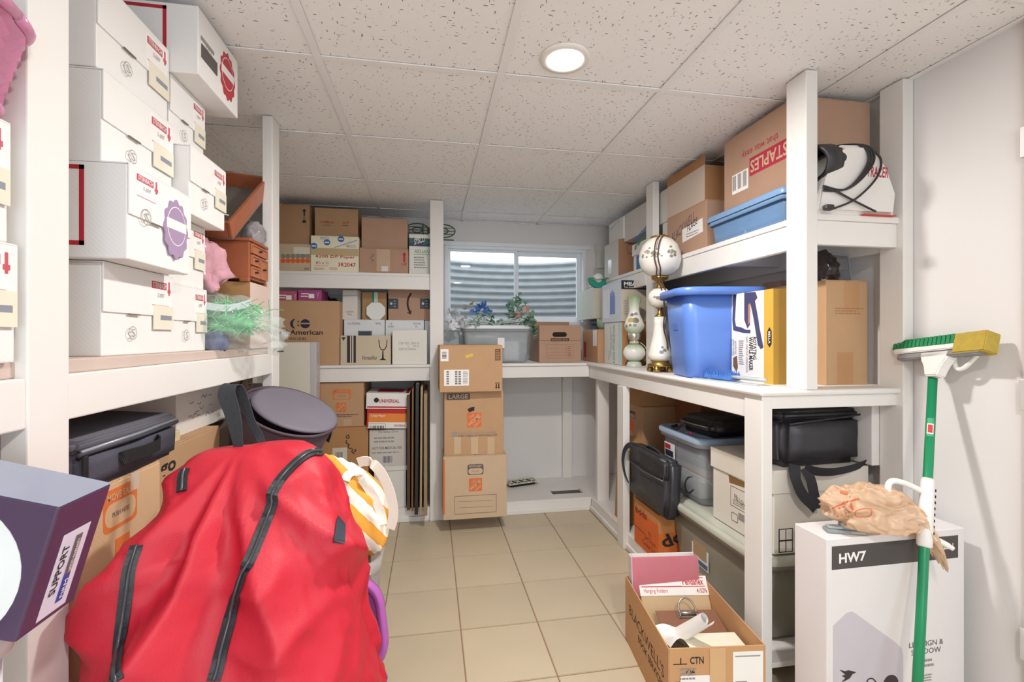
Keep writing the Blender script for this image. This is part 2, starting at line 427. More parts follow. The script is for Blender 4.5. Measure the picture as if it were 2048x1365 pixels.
for a in ((XL, XL+.02, YF, YB), (XR-.02, XR, YF, YB), (XL, XR, YB-.02, YB)): box('wall_angle', *a, HC-.002, HC+.003, TB, cl, .001)

tag(box('wall_right', XR, XR+.1, YF-.9, YB+.16, 0, HC+.03, WALL, None, 0), kind='structure')
tag(box('wall_left', XL-.1, XL, YF-.9, YB+.16, 0, HC+.03, WALL, None, 0), kind='structure')
# wall behind the camera with an open doorway to the daylit next room
bm = new(); bx(bm, XL, -.45, YF-.1, YF, 0, HC+.03); bx(bm, .95, XR, YF-.1, YF, 0, HC+.03); bx(bm, -.45, .95, YF-.1, YF, 2.02, HC+.03)
tag(mo('wall_front', bm, WALL), kind='structure')
# window wall
WX0, WX1 = on_y(889, 500, YB).x, on_y(1173, 500, YB).x; WZ0, WZ1 = 1.335, 1.965
bm = new(); bx(bm, XL, WX0, YB, YB+.16, 0, HC+.03); bx(bm, WX1, XR, YB, YB+.16, 0, HC+.03); bx(bm, WX0, WX1, YB, YB+.16, 0, WZ0); bx(bm, WX0, WX1, YB, YB+.16, WZ1, HC+.03)
tag(mo('wall_back', bm, WALL), kind='structure')
win = bpy.data.objects.new('window_1', None); COL.objects.link(win); tag(win, kind='structure')
VIN = C('#eef2f6', .35, 'vinyl', .02)
GLASS = G('window_glass', '#f4f6fa', .02, mixf=.06, tint=.3)
wy = YB+.02
box('window_head_trim', WX0-.03, WX1+.03, YB-.022, YB+.0, WZ1-.008, WZ1+.022, VIN, win)
fw = .03
for a in ((WX0, WX0+fw, WZ0, WZ1), (WX1-fw, WX1, WZ0, WZ1), (WX0+fw, WX1-fw, WZ1-fw, WZ1), (WX0+fw, WX1-fw, WZ0, WZ0+fw)):
    box('window_frame', a[0], a[1], wy-.02, wy+.1, a[2], a[3], VIN, win, .004)
mx = on_y(1034, 560, YB).x
def sash(x0, x1, y, m, name):
    z0, z1 = WZ0+fw, WZ1-fw
    s = None
    for a in ((x0, x0+m, z0, z1), (x1-m, x1, z0, z1), (x0+m, x1-m, z1-m, z1), (x0+m, x1-m, z0, z0+m)):
        s = box('sash_rail', a[0], a[1], y-.012, y+.012, a[2], a[3], VIN, win, .003)
    box('window_pane', x0+m, x1-m, y-.002, y+.002, z0+m, z1-m, GLASS, win, 0)
sash(WX0+fw, mx+.012, wy+.02, .018, 'l'); sash(mx-.012, WX1-fw, wy+.05, .036, 'r')
# corrugated steel window well outside
bm = new(); secs = []; R0 = .97; wc = (WX0+WX1)/2; nz = 150; z0, z1 = .55, 1.985
for k in range(nz+1):
    z = z0+(z1-z0)*k/nz; r = R0+.014*math.sin(2*PI*(z-z0)/.068)
    secs.append([(wc-r*math.cos(PI*i/48), YB+.16+r*.80*math.sin(PI*i/48), z) for i in range(49)])
loft(bm, secs, False, False, False)
STEEL = C('#8f9291', .5, 'galvanised', .22, 14, metal=.1, bump=.2)
wl = mo('window_well', bm, STEEL, None, True); tag(wl, 'curved corrugated galvanised steel window well outside the window', 'window well')
box_g = box('gravel', wc-.75, wc+.75, YB+.165, YB+.75, .5, .56, C('#a29a8c', .95, 'gravel', .3, 60, bump=.6), None, 0); tag(box_g, 'grey gravel at the bottom of the window well', 'gravel', kind='stuff')

# ------------------------------------------------------------------ recessed ceiling lights
def downlight(x, y, label):
    t = thing('recessed_ceiling_light', label, 'ceiling light', (x, y, HC+.004), group='recessed ceiling lights')
    lathe('trim_ring', [(.060, -.004), (.062, -.010), (.080, -.009), (.082, -.002), (.082, 0), (.060, 0)], C('#f2efe9', .4, 'enamel', .02), t, 48, False, False)
    lathe('diffuser', [(.0, -.006), (.05, -.0055), (.0605, -.004)], emis('lamp_diffuser_%s' % label[:9], '#fff6ea', 9), t, 48, False, False)
    li = bpy.data.lights.new('lamp_light', 'AREA'); li.shape = 'DISK'; li.size = .12; li.energy = LAMP_W; li.color = (1, .965, .92); li.spread = PI
    lo = bpy.data.objects.new('lamp_light', li); link(lo, t); lo.location = (0, 0, -.012)
lp = on_z(1130, 118, HC); downlight(lp.x, lp.y, 'round recessed downlight glowing in the fissured ceiling tile')
downlight(lp.x, lp.y-1.83, 'round recessed downlight near the open doorway')  # unseen second downlight, added behind the camera to brighten the room

# ================================================================== built-in shelving
def post(p, x0, x1, y0, y1, z0, z1): return box('post', x0, x1, y0, y1, z0, z1, WHITE, p, .003)
# edge of the door casing with hinge, at the near end of the right wall
yd = on_x(2040, 700, XR-.02).y
tr_ = bpy.data.objects.new('trim_1', None); COL.objects.link(tr_); tag(tr_, kind='structure')
box('door_casing', XR-.018, XR, yd-.09, yd-.008, 0, HC, WHITE, tr_, .003); box('door_gap', XR-.004, XR, yd-.008, yd, 0, HC, C('#6d6460', .8, 'gap'), tr_, 0)
for z_ in (.30, 1.02, 1.75): box('hinge', XR-.02, XR-.001, yd-.012, yd+.002, z_, z_+.09, C('#d9d6d2', .4, 'steel', metal=.3), tr_, .002)
SHB = thing('shelving', 'white painted wooden shelving built along the window wall', 'shelving', (0, 3.45, 0))
def inw(o, root):
    o.location = Vector(o.location)-root.location; return o
def sb(root, name, *a, bev=.003, mat=None): return inw(box(name, *a, mat or WHITE, root, bev), root)
FB = 3.19
PZ = .09
# platform with a duct hole
hx0, hx1 = on_z(1100, 982, PZ).x, on_z(1163, 982, PZ).x; hy0, hy1 = on_z(1130, 988, PZ).y, on_z(1130, 977, PZ).y
bm = new()
bx(bm, XL, hx0, FB, YB, PZ-.018, PZ); bx(bm, hx1, 1.13, FB, YB, PZ-.018, PZ); bx(bm, hx0, hx1, FB, hy0, PZ-.018, PZ); bx(bm, hx0, hx1, hy1, YB, PZ-.018, PZ)
inw(mo('platform_board', bm, WHITE, SHB), SHB)
bm = new(); bx(bm, hx0, hx1, hy1, hy1+.004, .0, PZ-.018); bx(bm, hx0-.004, hx0, hy0, hy1, 0, PZ-.018); bx(bm, hx1, hx1+.004, hy0, hy1, 0, PZ-.018)
inw(mo('duct_liner', bm, C('#8c8a84', .5, 'tin', metal=.5), SHB), SHB)
sb(SHB, 'kick_board', XL, 1.13, FB-.0, FB+.018, .0, PZ-.018); sb(SHB, 'shoe_moulding', .09, 1.12, FB-.014, FB, 0, .035, bev=.006); sb(SHB, 'shoe_moulding', XL, -.01, FB-.014, FB, 0, .035, bev=.006)
sb(SHB, 'counter_board', XL, 1.095, FB-.012, YB, 1.03, 1.05, bev=.006); sb(SHB, 'apron', .085, 1.115, FB, FB+.02, .95, 1.03); sb(SHB, 'apron', XL, -.006, FB, FB+.02, .94, 1.03)
sb(SHB, 'shelf_board', XL, -.006, FB+.001, YB, 1.64, 1.66); sb(SHB, 'shelf_beam', XL, -.006, FB, FB+.03, 1.553, 1.64); sb(SHB, 'shelf_board', .0, .084, FB+.03, YB, 1.64, 1.66)
inw(post(SHB, -.006, .084, FB-.018, FB+.022, 0, HC), SHB)
inw(post(SHB, 1.055, 1.135, YB-.042, YB-.002, PZ, 1.03), SHB)
sb(SHB, 'wall_cleat', XL, -.0, YB-.03, YB-.002, 1.55, 1.64)

SHR = thing('shelving', 'white painted wooden shelving with deep counter along the right wall by the broom', 'shelving', (1.4, 2.5, 0))
FX = 1.11; YE = 1.405
sb(SHR, 'platform_board', 1.13, XR, 1.45, YB, PZ-.018, PZ); sb(SHR, 'kick_board', 1.13, 1.148, 1.45, FB, 0, PZ-.018); sb(SHR, 'shoe_moulding', 1.116, 1.13, 1.5, FB-.015, 0, .035, bev=.006)
sb(SHR, 'counter_board', 1.097, XR, YE, YB, 1.03, 1.05, bev=.008); sb(SHR, 'apron', FX+.005, FX+.025, 1.51, FB, .945, 1.03); sb(SHR, 'apron', FX+.04, XR, YE+.015, YE+.035, .985, 1.03)
inw(post(SHR, FX, FX+.04, YE+.012, YE+.104, 0, 1.03), SHR)
inw(post(SHR, 1.10, 1.14, 2.555, 2.645, 0, .945), SHR)
inw(post(SHR, 1.145, 1.23, 3.10, 3.14, PZ, 1.03), SHR)
inw(post(SHR, 1.272, 1.318, YE+.002, YE+.094, 1.05, HC), SHR)
inw(post(SHR, 1.292, 1.332, 2.57, 2.66, 1.05, HC), SHR)
inw(post(SHR, XR-.045, XR-.001, YE-.01, YE+.08, 0, HC), SHR)
sb(SHR, 'shelf_board', 1.285, XR, YE+.005, YB, 1.64, 1.662); sb(SHR, 'shelf_beam', 1.29, 1.315, YE+.094, 2.57, 1.55, 1.64); sb(SHR, 'shelf_beam', 1.29, 1.315, 2.66, YB, 1.55, 1.64)
sb(SHR, 'shelf_beam', 1.318, XR-.045, YE+.012, YE+.035, 1.555, 1.64)
sb(SHR, 'joist', 1.315, XR, 2.0, 2.04, 1.57, 1.64); sb(SHR, 'wall_cleat', XR-.04, XR-.002, YE+.08, YB, 1.55, 1.64)
sb(SHR, 'wall_cleat', XR-.075, XR-.035, YE+.082, YE+.18, .75, 1.03)

SHL = thing('shelving', 'white painted wooden shelving of the white boxes opposite the broom wall', 'shelving', (-1.0, 1.2, 0))
LZ = 1.19
inw(post(SHL, -.69, -.65, .888, .978, 0, HC), SHL); inw(post(SHL, -.69, -.65, 2.085, 2.175, 0, HC), SHL)
sb(SHL, 'shelf_beam', -.69, -.652, .978, 2.085, 1.08, 1.163); sb(SHL, 'shelf_beam', -.69, -.652, -.4, .888, 1.08, 1.163); sb(SHL, 'shelf_board', XL, -.668, -.4, 2.175, 1.163, LZ, mat=C('#cdb9ae', .8, 'rawboard', .1))
sb(SHL, 'platform_board', XL, -.69, -.4, 2.175, PZ-.018, PZ); sb(SHL, 'kick_board', -.708, -.69, -.4, 2.175, 0, PZ-.018)
inw(post(SHL, -.69, -.65, -.4, -.31, 0, HC), SHL)
# ================================================================== cartons on the window wall
def top(b): return b.root.location.z+b.dz
YS = 3.215                                            # fronts on the back shelves
G1 = 'boxes on the top shelf left of the window'
b = cF('cardboard_box', 'low beige carton with rows of grey and orange dots on top shelf', 541, 621.5, 487.5, YS, 1.66, .42, C('#c9b697', .8, 'card'), group=G1)
for i in range(6):
    b.disc('F', 566+i*9.9, 512.5, 4.9, C('#8b8b7d', .8, 'ink'), 'dot', 16); b.disc('F', 566+i*9.9, 522, 4.9, C('#e2652e', .8, 'ink'), 'dot', 16)
b.D('F', 587, 495, 620, 508, C('#e0d9c9', .7, 'paper'), 'label'); b.T('F', 'IBM', 609, 536, 618, 540, GREY)
b2 = cF('cardboard_box', 'tall brown carton with black up-arrow print on the dotted carton', 541, 619, 409, YS+.02, top(b), .38, C('#b08a66', .85, 'card'), group=G1)
b2.P('F', [(604, 423), (608.5, 417.5), (613, 423), (610, 423), (610, 432), (607, 432), (607, 423)], INK, 'arrow_print'); b2.P('F', [(606, 440), (611, 440), (613, 446), (604, 446)], INK); b2.D('F', 607, 433, 609, 439, GREY, 'print')
b = cF('cardboard_box', 'cream paper carton with red lettering and blue discs on its lid', 621.5, 717.5, 472.5, YS-.01, 1.66, .40, C('#ece3c8', .75, 'card'), group=G1)
b.D('F', 622, 497, 717, 511.5, C('#c3ab82', .35, 'tape'), 'packing_tape')
b.T('F', '4200 DP Paper', 630, 511, 710.5, 518, RED, bold=.015); b.T('F', '3R2047', 676, 526, 711.5, 534, RED, bold=.015); b.T('F', '8½ x 11', 632, 523, 656.5, 529, RED, bold=.01)
b.lines('F', 629, 531, 660, 533, 1, PINKINK); b.lines('F', 628, 535.5, 652, 540, 2, RED); b.lines('F', 659, 535.5, 676, 540, 2, RED)
for u, v in ((628, 492), (654, 485), (682, 478.5)): b.disc('F', u, v, 6.5, BLUE, 'blue_disc', 20); b.D('F', u-4.5, v-1, u+4.5, v+1.5, C('#ece3c8', .75, 'card'), 'print')
b.strokes('F', [[(668, 496), (714, 481)]], C('#9aa6c8', .8, 'ink'), .006, 'print'); b.T('F', 'MINOLTA', 693, 490, 712, 496, C('#9aa6c8', .8, 'ink')); b.T('F', 'MINOLTA', 640, 473.5, 658, 480, C('#9aa6c8', .8, 'ink'))
b3 = cF('cardboard_box', 'brown carton with red office store lettering on the cream paper carton', 629.5, 716, 417, YS+.03, top(b), .34, C('#b08c68', .85, 'card'), group=G1)
b3.T('F', 'Office', 641, 442, 667, 447, RED, bold=.02, shear=.3); b3.T('F', 'OT', 686, 443.5, 698.5, 448.5, RED, bold=.02, shear=.3); b3.lines('F', 641.5, 449.5, 666, 452, 1, GREY); b3.lines('F', 684, 450, 699, 453, 1, GREY)
b = cF('cardboard_box', 'low brown carton with clear tape and red UP arrow on top shelf', 718.5, 816.5, 497, YS-.005, 1.66, .40, CARD_P, group=G1)
b.P('F', [(804, 511), (808.5, 504), (813, 511), (810.5, 511), (810.5, 525), (806.5, 525), (806.5, 511)], RED, 'arrow_print'); b.T('F', 'UP', 803.5, 526.5, 813.5, 532, RED, bold=.02)
b.D('F', 753, 499, 780, 543, C('#c6a98e', .2, 'tape'), 'packing_tape'); b.D('F', 763, 533, 776, 543, C('#dcd7d0', .3, 'tape'), 'label'); b.strokes('F', [[(742, 508), (748, 512), (741, 515), (747, 521)], [(743, 523), (748, 521)]], GREY, .003)
b4 = cF('cardboard_box', 'plain brown carton with bare front on the UP arrow carton', 723, 815, 436.5, YS+.02, top(b), .34, CARD_P, group=G1)
b = cF('cardboard_box', 'white carton with dark blue band and green lettering beside the wooden post', 818, 876, 469, YS+.03, 1.66, .34, C('#e3e4dc', .7, 'card', .04), group=G1)
b.FR('F', 0, .70, 1, .9, C('#3b4a66', .7, 'ink'), 'blue_band'); b.T('F', 'SYSCO', 828.5, 478, 850, 491, C('#e3e4dc', .7, 'card', .04), bold=.03, slant=.35); b.T('F', 'SYSCO', 818.5, 478, 829, 488, C('#57a36a', .8, 'ink'), slant=.35); b.T('F', 'SYSCO', 847, 481, 862, 491, C('#57a36a', .8, 'ink'), slant=.35)
b.T('F', 'RELIANCE', 829, 500, 871, 507.5, C('#5b9a63', .8, 'ink'), shear=.2); b.lines('F', 828, 509, 870, 510.5, 1, C('#5b9a63', .8, 'ink'), fill=.8, ragged=0); b.lines('F', 828, 513, 856, 538, 5, LGREY)
SYS = b
# green wire plant stand lying over that carton
t = thing('wire_plant_rack', 'round green wire plant rack lying over the white carton behind post', 'wire rack', (on_y(860, 470, 3.4).x, 3.42, top(SYS)))
GW = C('#3f5a41', .5, 'enamel'); 
def wire_ring(cx, cz, r, name): return tube(name, [(cx+r*math.cos(2*PI*i/28), .02*math.sin(2*PI*i/28)*0, cz+.55*r*math.sin(2*PI*i/28)) for i in range(29)], .004, GW, t, 6)
for k, cx in enumerate((-.09, .095)):
    wire_ring(cx, .068, .085, 'wire_ring'); wire_ring(cx, .068, .035, 'wire_ring')
    for zz in (.045, .068, .09): tube('wire', [(cx-.08, 0, zz), (cx+.08, 0, zz)], .003, GW, t, 6)
box('bracket', -.055, -.045, -.006, .006, .02, .116, GW, t); tube('wire_foot', [(-.17, 0, .004), (.17, 0, .004)], .004, GW, t, 6); box('round_plate', -.02, .0, -.004, .004, .045, .09, GW, t, .008)
for xx in (-.09, .095): tube('wire_foot', [(xx, 0, .004), (xx, 0, .024)], .004, GW, t, 6)

G2 = 'boxes on the counter left of the window'
bn = cF('cardboard_box', 'large brown mover carton with navy circle logo and lettering on counter', 541, 679, 601.5, YS+.0, 1.05, .275, CARD, group=G2, rz=0)
bn.T('F', 'northAmerican', 541.5, 660, 645.5, 670, INK, bold=.02); bn.T('F', 'VAN LINES', 576, 675, 612.5, 680.5, INK, bold=.005)
bn.disc('F', 610.5, 648, 9.8, NAVY, 'logo_disc', 28); bn.D('F', 594, 646.2, 621, 648.8, CARD, 'logo_bar', off=.004)
bn.P('F', [(594, 645), (597, 641), (599, 645)], NAVY); bn.P('F', [(594, 650), (597, 654), (599, 650)], NAVY)
bn.P('F', [(591, 638), (586, 639), (581.5, 643), (580, 648), (581.5, 653), (586, 657), (591, 658), (587, 653.5), (585.7, 648), (587, 642.5)], NAVY, 'logo_crescent')
MAG = C('#a3447e', .45, 'print_box')
for (u0, u1, vt, lab) in ((555, 593.5, 582, 'pink cutlery box half hidden by the white post on the mover carton'), (596, 643, 579, 'magenta cutlery box standing on the mover carton')):
    m = cF('cutlery_box', lab, u0, u1, vt, YS+.01, top(bn), .2, MAG if u0 > 590 else C('#b4576e', .45, 'print_box'), group='cutlery boxes', top='plain', body='box_body')
    um = (u0+u1)/2
    m.D('F', um-2, vt+9, um+9, vt+18, PAPER, 'label'); m.D('F', um-17, vt+8, um-2, vt+10, PAPER, 'fork_print'); m.D('F', um-18, vt+13, um-3, vt+15, PAPER, 'fork_print')
    m.strokes('F', [[(um+14, vt+6), (um+16, vt+14), (um+16, vt+19)], [(um+18, vt+6), (um+16, vt+14)]], C('#d9a4c0', .7, 'ink'), .003, 'glass_print')
# dark blue bag pushed in behind
bm = new(); bmesh.ops.create_icosphere(bm, subdivisions=4, radius=1)
for v in bm.verts:
    n = noise.noise(v.co*2.3)*.18+noise.noise(v.co*6)*.06
    v.co *= 1+n; v.co.x *= .13; v.co.y *= .07; v.co.z = max(v.co.z, -.75)*.13+.0975
o = mo('cloth_bag', bm, C('#24324a', .7, 'fabric', .15), None, True); tag(o, 'dark blue cloth bag stuffed behind the magenta cutlery box', 'bag')
o.location = (on_y(655, 600, 3.5).x-.02, 3.68-.11+.0, 1.05); o.scale = (1, 1, 2.1)
# wine cartons behind
WB = C('#dfe1e4', .65, 'card', .03)
w1 = cF('wine_box', 'white wine carton marked 12x750ML on the counter', 688, 769.5, 639.5, YS+.10, 1.05, .30, WB, group=G2)
w1.T('F', '12x750ML', 694.5, 645.5, 721, 650, GREY); w1.T('F', '9WL', 751, 645.5, 763, 650, GREY); w1.D('F', 716, 662, 744, 690, C('#6c727b', .7, 'ink'), 'emblem'); w1.D('F', 718.5, 664, 741.5, 688, C('#3f4856', .7, 'ink'), 'emblem', off=.003); w1.disc('F', 729.5, 668, 3.3, C('#cfd3d6', .7, 'ink'), 'emblem')
w2 = cF('wine_box', 'white wine carton marked 12 5540 on the counter', 771, 848, 640.5, YS+.10, 1.05, .30, WB, group=G2)
w2.T('F', '12\n5540', 776, 646, 787, 655.5, GREY); w2.T('F', '750 ML\nFL', 825.5, 646, 841.5, 655.5, GREY)
w3 = cF('wine_box', 'white wine carton hidden beside the wooden post', 849.5, 873, 641.5, YS+.115, 1.05, .28, WB, group=G2)
ve = cF('glassware_box', 'taupe glassware carton with wine glass print and black stripes', 680.5, 781.5, 671.5, YS-.005, 1.05, .095, C('#cdbda4', .6, 'card', .03), group=G2, top='plain')
for a, c in ((694, 700), (702.3, 704), (707, 711.8)): ve.D('F', a, 672, c, 726, C('#25202a', .4, 'ink'), 'black_stripe')
ve.P('F', [(682.5, 675), (691.5, 675), (687, 682)], NAVY, 'emblem'); ve.T('F', 'Versailles', 724.5, 711.5, 754, 720, INK, shear=.5)
ve.P('F', [(757, 680), (758.5, 694), (762, 700), (765, 701), (764.5, 706), (764, 717), (758, 721), (773.5, 721), (767.5, 717), (767, 706), (766.5, 701), (770, 700), (773.5, 694), (775, 680), (773.6, 680), (772, 693), (769, 698.5), (765.5, 699.5), (762.5, 698.5), (760, 693), (758.4, 680)], INK, 'wine_glass_print')
it = cF('cardboard_box', 'white carton stencilled item number and made in Taiwan on counter', 784.5, 854, 660.5, YS-.005, 1.05, .09, C('#e6e2da', .7, 'card', .03), group=G2)
it.T('F', 'ITEM NO. 2049/18', 797.5, 684.5, 838, 689.5, LGREY); it.T('F', '1     PCS.', 816, 690.5, 839, 695, LGREY); it.T('F', 'MADE IN TAIWAN', 798, 696, 832, 701, LGREY)
# small cartons on the wine cartons
zc = top(w1)
lw = carton('cardboard_box', 'small white carton with closed flap top leaning over the mover carton', -.60, -.50, 3.245, 3.38, max(zc, top(bn))+.0, max(zc, top(bn))+.22, CWHITE, group=G2) if False else None
x0 = on_y(688.5, 600, YS+.12).x
lw = carton('cardboard_box', 'small white carton with folded flap top on the wine carton', x0, x0+.10, YS+.105, YS+.24, zc, on_y(700, 580, YS+.1).z, C('#e5e1db', .7, 'card', .03), group=G2, rz=-.18)
lw.FR('F', .0, .80, 1, .815, LGREY, 'flap_edge'); lw.TF('F', 'Luncheon\nWrap', .25, .12, .75, .3, GREY)
hb = carton('paper_bag', 'brown paper parcel with green striped label on the wine carton', *(on_y(715, 600, 3.34).x+.03, on_y(773, 600, 3.34).x), 3.345, 3.50, zc, on_y(745, 585, 3.345).z, C('#b08b63', .85, 'card'), cat='parcel', group=G2, top='plain', body='bag_body')
hb.FR('F', .40, .62, .50, 1, C('#1f8a5b', .6, 'ink'), 'green_label'); hb.FR('F', .50, .62, .63, 1, PAPER, 'label'); hb.TF('F', 'HANOVER', .52, .64, .61, .98, GREY, rot=90)
bm = new(); o8 = [(x, z) for x, z, _ in [(p[0], p[1], 0) for p in rrect(.125, .118, .034, 0, 1)]]
poly_prism(bm, o8, -.014, .014, lambda a, b2_, d: (a, d, b2_+.059)); bmesh.ops.bevel(bm, geom=bm.edges[:], offset=.002, segments=1, affect='EDGES')
o = mo('box_lid', bm, C('#e8eae6', .6, 'card', .03)); tag(o, 'white eight sided box lid propped against the brown parcel', 'lid'); o.location = (on_y(752, 620, 3.328).x, 3.328, zc)
am = cF('cardboard_box', 'brown mailer carton with black curved arrow and two dark tape labels', 776.5, 862, 578.5, YS+.11, top(w2), .26, CARD_P, group=G2, top='plain')
am.strokes('F', [[(822.5, 587), (817, 596), (815.2, 606), (816.5, 616), (821, 627)]], INK, .013, 'arrow_print'); am.P('F', [(814, 626), (822, 629.5), (823, 621), (821.5, 620.5), (821, 626.5), (815, 624.5)], INK, 'arrow_head')
for u0 in (776.5, 840): am.D('F', u0, 597.5, u0+20, 618, C('#2b3342', .5, 'ink'), 'dark_label'); am.disc('F', u0+6, 607.5, 2.5, C('#c9c2b2', .6, 'ink'), 'print'); am.lines('F', u0+11, 600, u0+16, 616, 3, LGREY)
bh = cF('cardboard_box', 'brown carton peeking out behind the paper parcel', 728, 770, 577.5, 3.52, zc, .1, CARD_D, group=G2, z1=1.545) if False else None

# ------------------------------------------------------------------ lower bay left of the centre post
G3 = 'boxes on the platform left of the centre post'
oc = cF('cardboard_box', 'brown carton with black scribbled handwriting under the counter', 636, 736.5, 854, YS, PZ, .42, CARD_O, group=G3)
oc.strokes('F', [[(693, 872), (697, 871), (698, 876), (694, 877), (692, 873)], [(694, 881), (692, 886), (698, 889)], [(700, 890), (696, 892), (698, 897), (704, 897)], [(705, 898), (704, 905), (710, 908)], [(709, 899), (712, 902), (706, 904)]], INK, .006)
oc.D('F', 665, 896, 694, 922, C('#d9d2c6', .6, 'paper'), 'label'); oc.bars('F', 671, 905, 686, 918, GREY, 8)
hd = cF('moving_box', 'brown moving carton with orange logo square and orange handle print under counter', 638.5, 727.5, 766, YS-.005, top(oc), .40, CARD, group=G3)
def handle_print(b, u0, v0, u1, v1, ink, t1='MOVE EASY', back=None):
    h = v1-v0; bk = back or CARD
    a0, b0, a1, b1 = b.rect('F', u0, v0, u1, v1); w_, h_ = a1-a0, b1-b0
    pl = [(x+(a0+a1)/2, y+(b0+b1)/2) for x, y, _ in rrect(w_, h_, .2*h_, 0)]; b.poly('F', pl, ink, 'handle_print')
    pl = [(x+(a0+a1)/2, y+b0+h_*.34) for x, y, _ in rrect(w_*.9, h_*.56, .27*h_, 0)]; b.poly('F', pl, bk, 'hand_hole_print')
    b.T('F', t1, u0+(u1-u0)*.1, v0+h*.08, u1-(u1-u0)*.1, v0+h*.3, bk, bold=.02); b.T('F', 'PUSH HERE', u0+(u1-u0)*.28, v0+h*.6, u1-(u1-u0)*.28, v0+h*.7, GREY)
def hd_logo(b, u0, v0, u1, v1, face='F'):
    b.D(face, u0, v0, u1, v1, C('#e0733c', .75, 'ink'), 'logo_square'); w_, h_ = u1-u0, v1-v0
    s = (.0)
    b.T(face, 'THE', u0+w_*.12, v0+h_*.08, u0+w_*.52, v0+h_*.42, CARD_L, bold=.02, rot=38); b.T(face, 'HOME', u0+w_*.04, v0+h_*.10, u0+w_*.96, v0+h_*.92, CARD_L, bold=.03, rot=40); b.T(face, 'DEPOT', u0+w_*.45, v0+h_*.5, u0+w_*.97, v0+h_*.98, CARD_L, bold=.02, rot=40)
handle_print(hd, 665, 779, 702, 800, ORANGE); hd_logo(hd, 673, 806, 692, 824); hd.D('F', 638.7, 770, 642, 800, ORANGE, 'orange_stripe'); hd.lines('F', 671, 828, 717, 835, 2, GREY); hd.D('F', 687, 838, 703, 852, TAPE, 'packing_tape')
wb = cF('plastic_bin', 'plain white storage box on the platform under the grey print carton', 748, 812, 932.5, YS, PZ, .36, C('#e3e3dd', .5, 'plastic', .02), group=G3, top='lid', lid=.03, cat='bin', body='bin_body')
sz = cF('cardboard_box', 'light grey glove carton marked not for medical use', 738.5, 812.5, 860, YS-.005, top(wb)+.0, .36, C('#cfcac4', .7, 'card', .03), group=G3)
sz.T('F', 'The Safety Zone', 755.5, 862, 796, 867, GREY); sz.T('F', 'NOT FOR MEDICAL USE', 744.5, 894, 803, 899, GREY, bold=.01); sz.lines('F', 748, 873, 796, 887, 2, LGREY); sz.lines('F', 743, 903, 808, 908, 1, LGREY); sz.bars('F', 766, 913, 785, 926, C('#6a6788', .7, 'ink'), 10)
cp = carton('paper_box', 'white and red copy paper carton tilted forward on the grey glove carton', *(on_y(733, 830, YS-.02).x, on_y(815, 830, YS-.02).x), YS-.02, YS+.28, top(sz)+.012, top(sz)+.012+.235, C('#efece9', .6, 'card', .02), group=G3, rz=0, ry=.035, top='lid', lid=.105)
cp.FR('F', 0, .02, 1, .56, C('#c22a26', .6, 'ink'), 'red_panel'); cp.FR('F', .04, .16, .98, .42, C('#ec8a3c', .6, 'ink'), 'orange_panel'); cp.FR('F', .04, .0, .98, .17, PAPER, 'white_panel'); cp.TF('F', 'Copy Paper', .1, .31, .45, .39, PAPER, bold=.01); cp.bars('F', 739, 852, 768, 859, INK, 14); cp.TF('F', 'UNIVERSAL', .66, .05, .95, .11, RED, bold=.02)
cp.O('F', 736, 848, 771, 861, INK, 'barcode_frame', .002)
for z_, m_ in ((.62, C('#c22a26', .6, 'ink')),): cp.R('F', (-cp.dx/2, cp.dz*.585, cp.dx/2, cp.dz*.625), m_, 'red_stripe', off=.0085)
cp.k = 55; cp.TF('F', 'UNIVERSAL', .28, .73, .78, .83, RED, bold=.02); cp.disc('F', 753, 800.5, 5, INK, 'logo_disc')
cp.R('T', (-cp.dx*.3, -cp.dy*.3, cp.dx*.35, cp.dy*.3), C('#b5263a', .6, 'ink'), 'red_panel', off=.001); cp.R('T', (cp.dx*.43, -cp.dy*.5, cp.dx*.5, cp.dy*.5), C('#c22a26', .6, 'ink'), 'red_stripe', off=.001)
# picture frames standing on edge between the cartons and the post
def frame_on_edge(label, uc, y0, ln, ht, th, mfr, minn, lean=0, z0=PZ):
    x = on_y(uc, 900, y0).x
    t = thing('picture_frame', label, 'picture frame', (x, y0, z0), (0, lean, 0), 'picture frames stored on edge')
    w_ = .025
    box('frame_rail', -th/2, th/2, 0, w_, 0, ht, mfr, t); box('frame_rail', -th/2, th/2, ln-w_, ln, 0, ht, mfr, t); box('frame_rail', -th/2, th/2, w_, ln-w_, 0, w_, mfr, t); box('frame_rail', -th/2, th/2, w_, ln-w_, ht-w_, ht, mfr, t)
    box('backing', -th*.3, th*.3, w_, ln-w_, w_, ht-w_, minn, t, 0)
frame_on_edge('dark brown wooden picture frame on edge beside the white storage box', 817, 3.15, .50, .76, .020, C('#5d4334', .5, 'wood', .15), C('#8b6b4f', .8, 'card'), 0)
frame_on_edge('tan cardboard backed picture frame on edge', 824.5, 3.13, .52, .80, .012, C('#a97f52', .7, 'wood', .15), CARD_D, .005)
frame_on_edge('black framed picture on edge with lowest corner over the floor', 832.5, 3.06, .58, .84, .022, C('#25211f', .4, 'lacquer', .1), C('#d8d2c6', .7, 'paper'), .008)
frame_on_edge('cream framed picture on edge against black frame', 841.5, 3.06, .56, .82, .014, C('#b59a78', .6, 'wood', .1), C('#d6c7a8', .7, 'paper'), .008)
frame_on_edge('brown gilt picture frame on edge next to the centre post', 851, 3.03, .58, .78, .022, C('#9c8465', .5, 'wood', .1), C('#cdbb97', .7, 'paper'), 0)
